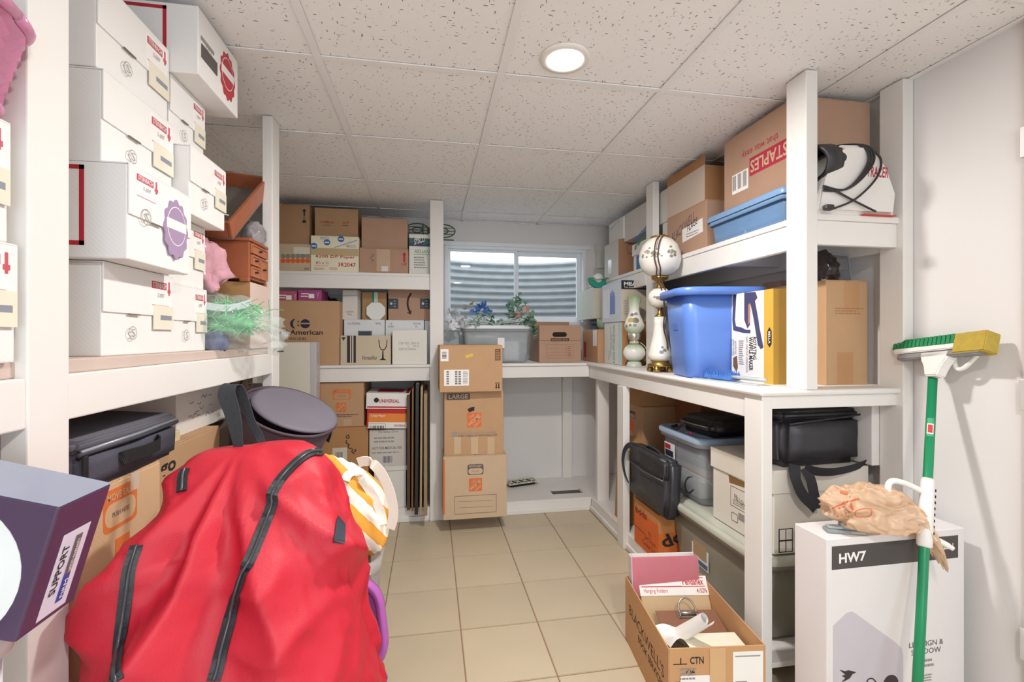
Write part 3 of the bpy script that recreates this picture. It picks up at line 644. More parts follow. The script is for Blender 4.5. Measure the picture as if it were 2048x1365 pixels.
# ------------------------------------------------------------------ stack of three cartons at the centre post
G4 = 'stacked cartons in front of the centre post'
YC = 2.935
m1 = cF('moving_box', 'moving carton with grey handle print and ruled panel, bottom of the stack', 886.5, 1013.5, 912.5, YC, PZ, .50, CARD_L, group=G4)
handle_print(m1, 935, 929, 967, 950, GREY, back=CARD_L); hd_logo(m1, 938, 957, 964, 983); m1.O('F', 909, 991, 993, 1027, GREY, 'ruled_panel', .002); m1.strokes('F', [[(915, 1004), (987, 1001)]], LGREY, .002, 'ruled_line'); m1.strokes('F', [[(915, 1016), (987, 1013)]], LGREY, .002, 'ruled_line'); m1.D('F', 886.8, 920, 890, 1030, ORANGE, 'orange_stripe')
m2 = cF('moving_box', 'moving carton marked LARGE with orange logo square in the stack', 888.5, 1007, 782, YC+.03, top(m1), .46, CARD, group=G4)
m2.D('F', 893.5, 787, 940, 800.5, GREY, 'grey_panel'); m2.T('F', 'LARGE', 897.5, 789.5, 936, 798, CARD_L, bold=.02); hd_logo(m2, 934, 826, 963, 855); m2.P('F', [(935, 819), (940, 816), (949, 814), (948.5, 822), (938, 825)], INK, 'black_tab')
m2.T('F', 'QUICKLY ESTIMATE YOUR PACKING', 916, 864, 992, 868.5, LGREY); m2.T('F', 'SUPPLY NEEDS AT HDMOVING.COM', 916, 869.5, 994, 873.5, GREY); m2.D('F', 904, 864, 914, 873.5, LGREY, 'print')
for u in (908, 942, 975): m2.D('F', u, 875, u+14, 909, TAPE, 'packing_tape')
m3 = cF('cardboard_box', 'brown parcel carton with shipping labels, topmost of the centre stack', 878, 1004, 691, YC-.03, top(m2), .36, C('#c09a74', .85, 'card'), group=G4, rz=.02)
m3.D('F', 881, 699, 897, 723, PAPER, 'shipping_label'); m3.bars('F', 884, 703, 893, 718, INK, 8, False); m3.D('F', 990, 698.5, 1001, 721.5, C('#6d4a32', .7, 'ink'), 'print'); m3.lines('F', 991, 700, 1000, 720, 6, CARD)
m3.P('F', [(931, 711.5), (945, 707), (946.5, 712), (932.5, 717)], C('#d9c047', .6, 'paper'), 'yellow_tag'); m3.D('F', 888, 740, 938, 772, PAPER, 'shipping_label')
for u in (893, 910, 917): m3.lines('F', u, 742, u+5, 770, 6, GREY, fill=.7, ragged=.1)
m3.lines('F', 926, 743, 936, 768, 8, LGREY); m3.D('F', 990, 766, 1000, 767, INK, 'print'); m3.P('F', [(991.5, 768), (991.5, 775), (990, 775), (992.5, 778), (995, 775), (993.5, 775), (993.5, 768)], INK, 'arrow_print'); m3.P('F', [(996.5, 768), (996.5, 775), (995, 775), (997.5, 778), (1000, 775), (998.5, 775), (998.5, 768)], INK, 'arrow_print')
# ------------------------------------------------------------------ bankers box under the window
YW = 3.26
bk = cF('file_box', 'brown cardboard file box with oval hand hole under the window', 1078.5, 1162, 651, YW, 1.05, .30, CARD_P, top='plain', cat='box')
bk.O('F', 1104, 664, 1134.5, 675, CARD_D, 'hand_hole_rim', .002, rad=.5); a = bk.rect('F', 1105, 665, 1133.5, 674)
bk.poly('F', [(x+(a[0]+a[2])/2, y+(a[1]+a[3])/2) for x, y, _ in rrect(a[2]-a[0], a[3]-a[1], .49*(a[3]-a[1]), 0)], C('#20180f', .9, 'hole'), 'hand_hole')
bk.D('F', 1101.5, 677, 1138, 683, C('#3b2519', .7, 'ink'), 'name_plate'); bk.T('F', 'BANKERS BOX', 1103.5, 678, 1136, 682, CARD_P, bold=.01); bk.D('F', 1078.5, 681, 1162, 681.8, C('#7a5844', .8, 'ink'), 'fold_line')
bk.O('F', 1093, 689, 1147, 717, C('#8a6651', .8, 'ink'), 'ruled_panel', .0016); bk.strokes('F', [[(1094, 698), (1132, 698)], [(1094, 705), (1132, 705)], [(1094, 711), (1132, 711)], [(1132.5, 690), (1132.5, 717)]], C('#8a6651', .8, 'ink'), .0014, 'ruled_line'); bk.lines('F', 1135, 692, 1143, 714, 6, C('#8a6651', .8, 'ink'))
bb = box('raised_flap', -bk.dx/2, bk.dx/2, bk.dy/2-.004, bk.dy/2, bk.dz-.01, bk.dz+.035, CARD_P, bk.root)
# ================================================================== storage bins
def tote(name, label, cx, cy, z0, W, D, H, mat, rz=0, taper=.88, r=.04, rim=.022, lid=None, lidmat=None, cat='storage bin', group=None, ribs=False, liph=.03, rimmat=None):
    t = thing(name, label, cat, (cx, cy, z0), (0, 0, rz), group); b = Box(t, W, D, H)
    w_, d_ = W-2*rim, D-2*rim; e = .003
    bm = new(); secs = [rrect(w_*taper*.94, d_*taper*.94, r, 0)]
    for f in (.03, .3, .6, 1): k = taper+(1-taper)*f; secs.append(rrect(w_*k, d_*k, r, H*f if f > .03 else .012))
    for f in (1, .6, .3, .03): k = taper+(1-taper)*f; secs.append(rrect(w_*k-2*e, d_*k-2*e, r-e, H*f if f > .03 else .015))
    loft(bm, secs, True, True); mo('tub', bm, mat, t, True)
    bm = new(); loft(bm, [rrect(w_-.001, d_-.001, r, H-.004), rrect(w_+.5*rim, d_+.5*rim, r, H-.004), rrect(W-.004, D-.004, r+rim, H-liph), rrect(W, D, r+rim, H-liph), rrect(W, D, r+rim, H-.004), rrect(W-.01, D-.01, r+rim, H), rrect(w_-.001, d_-.001, r, H)], False, False)
    mo('rim', bm, rimmat or mat, t, True)
    if lid:
        bm = new(); m = lidmat or mat
        loft(bm, [rrect(W+.012, D+.012, r+rim, H-.012), rrect(W+.016, D+.016, r+rim, H+.004), rrect(W+.004, D+.004, r+rim, H+.014), rrect(W-.03, D-.03, r+rim*.7, H+.015), rrect(W-.045, D-.045, r+rim*.5, H+.006), rrect(W-.10, D-.10, r, H+.006), rrect(W-.115, D-.115, r, H+.012)], False, True)
        mo('lid', bm, m, t, True)
    return b
# ================================================================== right wall, upper shelf
UZ = 1.664
G5 = 'boxes on the upper shelf of the right wall'
fb = cL('file_box', 'white file box with lid nearest the window on the upper shelf', 1172, 1191, 520, 1.33, UZ, .22, CGREY, group=G5, z1=1.80, top='plain')
fb.FR('F', .45, .35, .95, .75, C('#b98f6c', .8, 'card'), 'brown_panel'); fb.FR('F', .5, .55, .95, .68, INK, 'print')
f2 = carton('file_box', 'tall white file box with sloping lid resting on the small white box', 1.345, 1.53, fb.root.location.y-.14, fb.root.location.y+.16, top(fb), 2.00, C('#dad8d3', .7, 'card', .03), group=G5, top='lid', lid=.07)
bc = cL('cardboard_box', 'white sided brown carton with pen drawn circle on the upper shelf', 1209, 1237, 464, 1.31, UZ, .24, C('#b98c6b', .8, 'card'), group=G5, z1=1.93)
bc.FR('L', .01, .01, .99, .99, C('#d6d6ce', .6, 'paper', .03), 'white_panel'); bc.strokes('F', [[(1263, 487), (1258, 487), (1254, 494), (1255, 503), (1260, 508), (1265, 506)]], C('#5d4334', .7, 'ink'), .003); bc.D('L', 1216, 520, 1223, 548, C('#f1f1ef', .2, 'tape'), 'packing_tape')
hw = cL('cardboard_box', 'small white carton marked handle with care on the circle carton', 1218, 1246, 420, 1.33, top(bc), .16, C('#e2e0dc', .6, 'card', .03), group=G5, z1=2.085)
hw.T('L', 'Handle with Care', 1220, 452, 1239, 457, LGREY, slant=.18)
hm = cL('paper_box', 'white paper carton with blue and green lettering behind the mid post', 1267, 1296, 470, 1.34, UZ, .3, C('#e6e6e4', .6, 'card', .03), group=G5, z1=1.85, top='lid', lid=.075)
hm.k = 55; hm.T('L', 'hammer', 1273, 466, 1296, 483, C('#4a6fae', .7, 'ink'), bold=.02, slant=.3); hm.T('L', 'graphics', 1271.5, 484, 1296, 497, C('#4f9a6b', .7, 'ink'), bold=.02, slant=.3)
hm.FR('L', .3, .02, .96, .55, C('#3f74b4', .6, 'ink'), 'blue_panel')
h2 = carton('paper_box', 'white and brown paper carton between the mid post and black lettered carton', 1.35, 1.62, 2.445, 2.565, UZ, 1.905, C('#d9d6d0', .6, 'card', .03), group=G5)
lg = carton('cardboard_box', 'long grey white carton lying across the paper cartons under the ceiling', 1.345, 1.60, hm.root.location.y-hm.dy/2-.24, bc.root.location.y-bc.dy/2-.012, max(top(hm), top(h2)), 2.095, C('#d2cfc9', .65, 'card', .03), group=G5)
lg.FR('F', 0, 0, 1, 1, C('#6d4b3a', .8, 'card'), 'brown_end')
bf = cL('cardboard_box', 'brown carton with white FLAGS label on the upper shelf', 1334.5, 1413, 423, 1.32, UZ, .30, CARD_P, group=G5, z1=1.905)
bf.T('L', 'BLACKWELL', 1344, 458, 1390, 478, GREY, slant=.3); q = [bf.hit('L', *p) for p in ((1364, 460), (1405, 436), (1406, 463), (1365, 486))]; bf.poly('L', q, PAPER, 'label'); bf.T('L', 'FLAGS', 1375, 448, 1395, 461, INK, bold=.01, slant=.27); bf.lines('L', 1373, 462, 1398, 472, 2, LGREY)
ob = carton('cardboard_box', 'open topped brown carton on the FLAGS carton', 1.33, 1.60, bf.root.location.y-bf.dy/2+.03, bf.root.location.y+bf.dy/2+.02, top(bf), 2.085, CARD_D, group=G5, top='plain')
ob.FR('L', .0, .0, 1, 1, C('#cdbbab', .7, 'card', .04), 'pale_panel')
f_ = box('raised_flap', -.135, -.132, -ob.dy/2, ob.dy/2, ob.dz-.005, ob.dz+.05, CARD_D, ob.root); f_.rotation_euler = (0, .0, 0)
# flat blue tote of papers and the big store carton on it
SKY = G('blue_clear_plastic', '#86acd6', .25, mixf=.62, tint=.5); SKYR = C('#7fa3cc', .35, 'plastic', .03)
ut = tote('flat_storage_bin', 'flat translucent blue storage bin full of papers at the shelf edge', 1.475, 1.78, UZ, .36, .50, .118, SKY, 0, .95, .02, .012, rimmat=SKYR, lid=True, lidmat=SKYR)
for k, (hx, x0, x1, z0, z1) in enumerate((('#e9e6e0', -.155, .1, .006, .05), ('#d9dde2', -.158, .05, .052, .075), ('#b45a8a', -.15, .12, .077, .082), ('#e6e2d6', -.13, .13, .084, .1))): box('paper_stack', x0, x1, -.22+.02*k, .21-.03*k, z0, z1, C(hx, .7, 'paper', .05), ut.root)
box('divider', -.161, .161, -.004, .004, .006, .1, SKYR, ut.root)
st = carton('cardboard_box', 'big brown carton with upside down red store logo under the ceiling', 1.335, 1.655, 1.522, 1.955, UZ+.118+.0155, 2.13, CARD_P, group=G5)
SR = C('#b62a45', .7, 'ink')
q = [st.hit('L', *p) for p in ((1499, 327), (1578, 263), (1581, 306), (1501, 358))]; a0, a1 = q[0][0], q[1][0]; z0_, z1_ = q[3][1]*.5+q[2][1]*.5, q[0][1]*.5+q[1][1]*.5
st.R('L', (a0, z0_, a1, z1_), SR, 'logo_panel'); st.k += 1
PENDING.append((st, 'L', 'STAPLES', (a0+.006, z0_+.012, a1-.006, z1_-.012), CARD_L, 180, .02, 'lettering', .0006, 0, 0))
PENDING.append((st, 'L', 'that was easy.', (a0-.055, z1_+.012, a1-.055, z1_+.05), SR, 180, 0, 'lettering', .0006, 0, 0))
st.R('L', (a0-.115, z0_-.045, a0-.008, z1_-.035), PAPER, 'shipping_label')
for i in range(3): st.k += 1; bm = new(); [bx(bm, -st.dx/2-.0011, -st.dx/2-.0009, -(a0-.11+.035*i+.001*j*6), -(a0-.11+.035*i+.001*j*6)-.003, z0_-.03, z0_+.035) for j in range(4)]; mo('barcode', bm, GREY, st.root)
# opaque projector
pj = thing('opaque_projector', 'white tracing projector with black lens and wrapped power cord', 'projector', (1.474, 1.457, UZ-.002)); pj.scale = (1.1, 1, 1)
PW = C('#e8e4e0', .4, 'plastic', .02)
side = [(-.155, 0), (-.12, .115), (-.10, .20), (-.05, .245), (.03, .25), (.09, .22), (.125, .16), (.14, .08), (.148, 0)]
bm = new(); poly_prism(bm, side, -.055, .055, lambda a, b2_, d: (a, d, b2_)); bmesh.ops.bevel(bm, geom=[e for e in bm.edges if abs(e.verts[0].co.y-e.verts[1].co.y) < .01], offset=.014, segments=3, affect='EDGES')
mo('housing', bm, PW, pj)
BP = C('#2c2b2d', .45, 'plastic', .05)
lens = lathe('lens_barrel', [(.03, .115), (.058, .115), (.058, .05), (.064, .045), (.064, -.02), (.05, -.02), (.046, .06), (.0, .06)], BP, pj, 36, True, False, (-.115, -.012, .185)); lens.rotation_euler = (math.radians(-12), math.radians(78), 0)
for k in range(3):
    tube('power_cord', smooth_path([(-.13, -.059, .075+.008*k), (-.06, -.064, .08), (-.01+.006*k, -.066, .12), (.03+.01*k, -.066, .19), (.02+.01*k, -.05, .245), (-.02, -.0, .262), (-.06, .03, .25)]), .0036, BP, pj, 8)
tube('power_cord', smooth_path([(.05, -.03, .252), (.075, -.064, .20), (.06, -.066, .13), (-.02, -.068, .05), (-.1, -.066, .012)]), .0036, BP, pj, 8); tube('power_cord', smooth_path([(-.09, -.064, .075), (-.02, -.068, .04), (.05, -.072, .008)]), .0036, BP, pj, 8)
box('plug', -.135, -.105, -.08, -.058, .004, .024, BP, pj, .006)
pb = Box(pj, .31, .11, .25); pb.T('F', 'TRACER', 1733, 333, 1771, 355, C('#b52736', .6, 'ink'), bold=.02, shear=.2)
box('red_card', .02, .14, -.06, .03, -.0, .003, C('#c8452f', .6, 'paper'), pj, 0)
# ================================================================== right wall, counter
RZ = 1.05
G6 = 'boxes on the counter at the right of the window'
ba = carton('cardboard_box', 'small brown carton with red spine print at the counter corner', 1.168, 1.36, 3.16, 3.49, RZ, 1.29, C('#bc906a', .8, 'card'), group=G6)
ba.FR('L', .08, .12, .24, .62, C('#a8283c', .7, 'ink'), 'red_print'); ba.FR('L', .7, .5, .95, .98, PAPER, 'label')
bb_ = carton('cardboard_box', 'white sided carton with blue green vertical lettering on the counter', 1.213, 1.47, 2.835, 3.15, RZ, 1.335, C('#bb875a', .8, 'card'), group=G6)
bb_.FR('L', .01, .01, .985, .99, C('#dfe2dc', .6, 'paper', .03), 'white_panel'); 
TEAL = C('#3f8e96', .7, 'ink'); bb_.TF('L', 'KAISER FOUNDATION', .52, .04, .62, .92, TEAL, rot=90, bold=.01); bb_.TF('L', 'ORGANIC GROWTH\nINSTITUTE', .36, .2, .5, .88, TEAL, rot=90); bb_.FR('L', .80, .04, .98, .96, C('#c3dbd9', .7, 'ink'), 'patterned_strip'); bb_.TF('L', 'Expand', .26, .1, .33, .3, TEAL, rot=90)
bcn = carton('cardboard_box', 'white carton with blue hand drawing and black printed end on counter', 1.205, 1.50, 2.83, 3.17, top(bb_), 1.60, C('#d5dde8', .55, 'card', .03), group=G6)
bcn.FR('F', 0, .78, 1, 1, C('#1c2130', .4, 'ink'), 'black_panel'); bcn.FR('F', 0, 0, 1, .78, C('#cfc4b0', .6, 'paper'), 'print_panel'); bcn.FR('F', .70, .3, 1, .76, C('#2b3247', .5, 'ink'), 'photo_print'); bcn.TF('F', 'MEADE ET', .06, .87, .75, .96, PAPER, bold=.03); bcn.TF('F', 'The finest optical systems', .06, .80, .72, .85, PAPER); bcn.lines('F', 1247, 600, 1258, 632, 10, LGREY)
HB = C('#7f93c9', .7, 'ink'); bcn.FR('L', .08, .12, .38, .86, C('#e8edf4', .6, 'paper'), 'panel'); bcn.FR('L', .44, .2, .7, .66, HB, 'hand_print')
for k in range(3): bcn.FR('L', .45+.08*k, .5, .51+.08*k, .8-.05*abs(k-1), HB, 'hand_print')
# small stand of things behind
e_ = tote('plastic_tub', 'blue grey plastic tub upside down behind the small brown carton', 1.36, 3.58, RZ, .17, .17, .32, C('#6d8397', .4, 'plastic', .04), 0, .85, .025, .012, cat='tub')
gv = lathe('glass_bowl', [(.0, 0), (.03, 0), (.045, .02), (.052, .05), (.048, .075), (.046, .075), (.048, .05), (.04, .02), (.0, .012)], G('green_glass', '#b9cdb6', .08, mixf=.5, tint=.5), None, 28, True, True); tag(gv, 'pale green striped glass bowl on the small brown carton', 'bowl'); gv.location = (1.235, 3.22, top(ba))
lp_ = carton('cardboard_box', 'beige carton with LAPTOP lettering standing on the blue grey tub', 1.185, 1.45, 3.30, 3.66, RZ+.3215, 1.60, C('#cdc6b6', .7, 'card', .04), group=G6)
lp_.TF('F', 'LAPTOP', .36, .45, 1.35, .68, NAVY); lp_.FR('L', .0, .0, 1, 1, C('#d8dccf', .5, 'paper', .03), 'pale_panel')
# green masking tape dispenser on the beige carton
td = thing('tape_dispenser', 'green tape dispenser ring with metal arm on the beige carton', 'tape dispenser', (1.23, 3.32, top(lp_)))
bm = new(); n = 40
def arc(r): return [(r*math.cos(PI+PI*1.0*i/n), r*math.sin(PI+PI*1.0*i/n)) for i in range(n+1)]
pts = [(x, z+.075) for x, z in arc(.075)]+[(x, z+.075) for x, z in arc(.035)[::-1]]
poly_prism(bm, pts, -.02, .02, lambda a, b2_, d: (a, d, b2_)); mo('ring_body', bm, C('#1f9a86', .35, 'plastic', .04), td)
tube('metal_arm', [(-.06, -.025, .06), (.03, -.025, .066), (.085, -.025, .068)], .005, C('#b5ada0', .35, 'steel', metal=.7), td, 8); tube('metal_arm', smooth_path([(.05, -.025, .066), (.075, -.025, .04), (.085, -.025, .0)]), .005, C('#b5ada0', .35, 'steel', metal=.7), td, 8)
lathe('tape_core', [(.0, -.018), (.033, -.018), (.033, .018), (0, .018)], C('#e9efee', .4, 'paper'), td, 28).rotation_euler = (PI/2, 0, 0)
td.children[-1].location = (0, 0, .075)
# ------------------------------------------------------------------ table lamps
OPAL = C('#efece4', .25, 'opal_glass', .02, 6); GRN = C('#a9bf9d', .25, 'opal_glass', .12, 3); BRASS = C('#a98a4e', .35, 'brass', .15, 20, metal=.85)
def green_fade(name):
    m = bpy.data.materials.new(name); m.use_nodes = True; N = m.node_tree.nodes; L = m.node_tree.links; b = N['Principled BSDF']; b.inputs['Roughness'].default_value = .22
    tc = N.new('ShaderNodeTexCoord'); sp = N.new('ShaderNodeSeparateXYZ'); L.new(tc.outputs['Generated'], sp.inputs[0]); cr = N.new('ShaderNodeValToRGB'); L.new(sp.outputs[2], cr.inputs[0])
    e = cr.color_ramp.elements; e[0].position = 0; e[0].color = lin('#9fb893'); e[1].position = 1; e[1].color = lin('#8fae86')
    for p, c in ((.16, '#d3dbc8'), (.32, '#efede8'), (.62, '#efede6'), (.8, '#c6d3b9')): x = e.new(p); x.color = lin(c)
    L.new(cr.outputs[0], b.inputs['Base Color']); return m
GF = green_fade('painted_green_glass')
def flower_patch(parent, name, pts, mats, r, z0, zs):
    """painted leaves and blossoms: thin petals lying on a lathe surface"""
    for (ang, z, rad, m) in pts:
        c = Vector((r(z)*math.cos(ang), r(z)*math.sin(ang), z)); n_ = Vector((math.cos(ang), math.sin(ang), 0)); s = Vector((-math.sin(ang), math.cos(ang), 0))
        bm = new(); k = 9; vs = []
        for i in range(k):
            a = 2*PI*i/k; z_ = z+math.sin(a)*rad*.8; rr = r(z_)+.0012; da = math.cos(a)*rad/max(r(z), .01)
            vs.append(bm.verts.new((rr*math.cos(ang+da), rr*math.sin(ang+da), z_)))
        c_ = bm.verts.new((c.x+n_.x*.002, c.y+n_.y*.002, z))
        for i in range(k): bm.faces.new((vs[i], vs[(i+1) % k], c_))
        mo(name, bm, mats[m], parent, True)
def radius_of(prof):
    def f(z):
        for (r0, z0), (r1, z1) in zip(prof, prof[1:]):
            if z0 <= z <= z1 and z1 > z0: return r0+(r1-r0)*(z-z0)/(z1-z0)
        return prof[-1][0]
    return f
pz = on_z(1273.5, 735, RZ)
l1 = thing('oil_lamp', 'hurricane table lamp of white and green painted glass on the counter', 'lamp', (pz.x, pz.y+.035, RZ))
s1 = (735-593)*2.83/932.7/.428
lathe('lamp_foot', [(0, 0), (.048, 0), (.05, .008), (.044, .016), (.04, .03), (.03, .036)], C('#c9cfc4', .25, 'glass_foot'), l1)
fp = [(.03, .036), (.052, .05), (.066, .075), (.068, .092), (.06, .115), (.04, .135), (.024, .143)]
lathe('font', fp, GF, l1); lathe('burner', [(.024, .143), (.026, .155), (.022, .16), (.036, .172), (.038, .205), (.03, .21)], C('#cfc9bd', .3, 'steel', metal=.7), l1, 24)
ch = [(.035, .205), (.058, .235), (.062, .255), (.052, .285), (.036, .32), (.030, .35), (.036, .395), (.044, .43)]
lathe('glass_chimney', ch, GF, l1, 40, False, False, wob=lambda k, i: (.06*math.cos(i*PI/2.5) if k == 7 else 0))
for k in range(3): tube('cord', [(.028*math.cos(2*PI*i/20), .028*math.sin(2*PI*i/20), .146+.004*k) for i in range(21)], .0025, C('#d8cfbe', .6, 'cord'), l1, 6)
tube('cord', smooth_path([(.03, -.02, .15), (.06, -.03, .12), (.072, -.03, .07), (.065, -.04, .02), (.03, -.06, .004), (-.02, -.065, .004)]), .0028, C('#d8cfbe', .6, 'cord'), l1, 6)
PM = {'b': C('#8d8170', .5, 'glaze'), 'y': C('#cdb46a', .5, 'glaze'), 'g': C('#93998f', .5, 'glaze'), 'p': C('#c99a92', .5, 'glaze'), 's': C('#8c90a0', .5, 'glaze'), 'l': C('#8e9a72', .5, 'glaze')}
rc = radius_of(ch); A0 = -PI*.62
flower_patch(l1, 'painted_leaf', [(A0+.1, .285, .022, 'b'), (A0-.5, .287, .018, 'y'), (A0-.4, .32, .012, 'b'), (A0+.2, .325, .012, 'g'), (A0-.45, .255, .009, 'b'), (A0+.0, .255, .012, 'g'), (A0-.9, .25, .012, 'g')], PM, rc, 0, 1)
pz = on_z(1311, 740, RZ)
l2 = thing('table_lamp', 'tall lamp with flowered white globe on painted vase and brass feet', 'lamp', (1.186, 2.282, RZ)); l2.scale = (1, 1, .965)
lathe('brass_base', [(0, .03), (.06, .03), (.066, .036), (.05, .05), (.046, .062), (0, .062)], BRASS, l2)
for k in range(4):
    a = PI/4+k*PI/2; f_ = lathe('brass_foot', [(.0, 0), (.014, 0), (.018, .012), (.012, .034), (0, .036)], BRASS, l2, 12); f_.location = (.052*math.cos(a), .052*math.sin(a), 0)
vp = [(.046, .062), (.06, .075), (.064, .095), (.05, .14), (.036, .20), (.030, .26), (.03, .30)]
lathe('vase_body', vp, OPAL, l2); lathe('brass_collar', [(.03, .30), (.02, .31), (.012, .33), (.012, .345), (.025, .35)], BRASS, l2, 24)
gp = [(.025, .35), (.05, .365), (.06, .40), (.055, .43), (.034, .452)]
lathe('small_globe', gp, OPAL, l2); lathe('burner', [(.02, .452), (.03, .455), (.018, .465), (.016, .485), (.03, .50), (.042, .505), (.044, .522), (.036, .522)], BRASS, l2, 28)
gg = [(.036, .52), (.064, .53), (.095, .562), (.107, .605), (.105, .645), (.09, .688), (.066, .716), (.046, .728)]
lathe('globe_shade', gg, OPAL, l2, 48); lathe('globe_opening', [(.046, .728), (.05, .733), (.044, .738), (.04, .73)], BRASS, l2, 32, False, False)
rg = radius_of(gg); A0 = -PI*.64; fl_ = []
for k in range(34): fl_.append((A0+random.uniform(-1.0, 1.1), .635+random.gauss(0, .013)-.0, random.uniform(.005, .012), random.choice('bglspyg')))
flower_patch(l2, 'painted_flower', fl_, PM, rg, 0, 1); flower_patch(l2, 'painted_flower', [(A0-.2, .40, .012, 'b'), (A0-.5, .405, .008, 'g'), (A0+.1, .11, .012, 's'), (A0+.4, .12, .01, 'b'), (A0+.2, .135, .008, 'g')], PM, lambda z: radius_of(gp)(z) if z > .3 else radius_of(vp)(z), 0, 1)
CB = C('#5a3d2f', .6, 'cord')
for dx_ in (-.012, .008): tube('cord', smooth_path([(-.0+dx_, -.03, .742), (-.055+dx_, -.088, .69), (-.068+dx_, -.095, .61), (-.05+dx_, -.086, .55), (-.03+dx_, -.05, .51), (-.0+dx_, -.045, .44)]), .0035, CB, l2, 6)
tube('cord', smooth_path([(-.0, -.04, .44), (-.01, -.058, .40), (-.0, -.05, .32), (.0, -.04, .24), (.015, -.045, .17), (.01, -.06, .13)]), .0035, CB, l2, 6)
# ------------------------------------------------------------------ big blue tote, box of the waffle maker and the rest
BT = C('#5f86d6', .35, 'plastic', .02)
bt = tote('storage_bin', 'large open blue plastic storage bin on the counter beside the lamps', 1.283, 1.985, RZ, .40, .36, .40, BT, -.18, .84, .05, .03, liph=.035)
for sx in (-1,):
    o = box('handle_recess', -.176, -.158, -.03, .04, .2, .335, C('#4a6fc0', .4, 'plastic', .02), bt.root, .008); o.rotation_euler = (0, .07, 0)
for k in range(0): o = box('rib', -.168, -.158, -.15+k*.14, -.142+k*.14, .03, .36, BT, bt.root, .003); o.rotation_euler = (0, -.085, 0)
wf = carton('appliance_box', 'white and yellow waffle maker box beside the blue storage bin', 1.29, 1.462, 1.585, 1.838, RZ, 1.418, C('#efece8', .5, 'card', .02), top='plain')
YEL = C('#c4993e', .5, 'ink', .05); wf.FR('F', 0, 0, 1, 1, YEL, 'yellow_panel'); wf.FR('L', .80, 0, 1, 1, C('#dcb046', .5, 'ink', .04), 'yellow_panel')
wf.T('L', 'ROTATING', 1506, 674, 1513, 720, INK, rot=-90, bold=.02); wf.T('L', 'WAFFLE MAKER', 1498, 674, 1506, 742, INK, rot=-90, bold=.02); wf.T('L', 'EASY ONE FLIP OPERATION', 1492, 674, 1496, 745, LGREY, rot=-90)
DB = C('#4d4b6c', .4, 'ink'); wf.P('L', [(1467, 590), (1473, 589), (1470, 640), (1472, 653), (1482, 655), (1492, 660), (1501, 660), (1501, 667), (1486, 666), (1467, 661), (1465, 640)], DB, 'appliance_print'); wf.P('L', [(1489, 586), (1511, 584), (1515, 596), (1510, 602), (1517, 640), (1519, 655), (1527, 695), (1522, 699), (1516, 690), (1508, 640), (1501, 606), (1500, 650), (1495, 657), (1489, 640)], DB, 'appliance_print'); wf.P('L', [(1497, 610), (1501, 606), (1500, 645), (1497, 650)], C('#c98a63', .5, 'ink'), 'appliance_print')
wf.P('L', [(1467, 716), (1474, 712), (1476, 735), (1473, 744), (1467, 733)], C('#7a5b3a', .5, 'ink'), 'small_print'); wf.T('L', 'ROTATES FOR\nEVENLY COOKED\nBELGIAN WAFFLES', 1462, 679, 1473, 712, GREY, rot=-90); wf.lines('L', 1478, 680, 1488, 730, 12, LGREY)
for f, u0, u1 in (('L', 1535.5, 1543.5), ('F', 1574.5, 1583.5)):
    q = [wf.hit(f, u0+(u1-u0)*.5, 655), wf.hit(f, u1, 663), wf.hit(f, u1, 688), wf.hit(f, u0+(u1-u0)*.5, 695), wf.hit(f, u0, 688), wf.hit(f, u0, 663)]; wf.poly(f, q, INK, 'logo_shield'); wf.T(f, 'BELLA', u0+2, 663, u1-2, 688, PAPER, rot=-90, bold=.02)
kb = carton('cardboard_box', 'tall brown carton with crossed tape behind the wooden corner post', 1.468, 1.652, 1.53, 1.86, RZ, on_y(1700, 561, 1.53).z, CARD, rz=0)
kb.D('F', 1688, 565, 1719, 625, C('#bd9067', .4, 'tape'), 'packing_tape'); kb.D('F', 1674, 705, 1706, 768, C('#b98c63', .4, 'tape'), 'packing_tape'); kb.lines('F', 1670, 615, 1726, 630, 3, C('#a87a55', .7, 'tape'))
kl = carton('cardboard_box', 'pale pink brown carton behind the waffle maker box', 1.56, 1.69, 1.87, 1.99, RZ, 1.49, C('#c7a394', .8, 'card')) 
# black plastic bag and packet on the tall carton
FILM = G('smoky_plastic', '#3a3435', .18, mixf=.8, tint=.8)
def blob(name, label, cat, c, s, mat, seed, amp=.25, freq=2.2, flat=-.6, sub=4, fine=.08, rot=(0, 0, 0), parent=None, ridge=True):
    bm = new(); bmesh.ops.create_icosphere(bm, subdivisions=sub, radius=1); sd = Vector((seed*3.1, seed*1.7, seed*.9))
    for v in bm.verts:
        p = v.co.copy(); n_ = noise.noise(p*freq+sd)*amp
        if ridge: n_ += (abs(noise.noise(p*freq*2.3+sd*2))-.25)*amp*.8+(abs(noise.noise(p*freq*5+sd))-.25)*fine*1.4
        else: n_ += noise.noise(p*freq*4+sd)*fine
        v.co = p*(1+n_); v.co.z = max(v.co.z, flat)-flat
        v.co = Vector((v.co.x*s[0], v.co.y*s[1], v.co.z*s[2]))
    o = mo(name, bm, mat, parent, True); o.location = c; o.rotation_euler = rot
    if label: tag(o, label, cat)
    return o
blob('plastic_bag', 'crumpled smoky black plastic bag on the tall brown carton', 'bag', (1.528, 1.62, top(kb)), (.055, .075, .075), FILM, 3, .3, 1.6)
pk = thing('packet', 'dark packet wrapped in clear film leaning beside the black plastic bag', 'packet', (1.612, 1.60, top(kb)+.0), (math.radians(-8), 0, .1))
box('card_sleeve', -.037, .037, -.008, .008, 0, .11, C('#2f2a2c', .5, 'paper'), pk, .003); box('photo_print', -.026, .028, -.0088, -.008, .05, .095, C('#6b5f5e', .5, 'paper'), pk, 0); box('film', -.042, .042, -.012, .012, 0.0, .12, G('clear_film', '#d8d8dc', .08, mixf=.25, tint=.1), pk, .006)
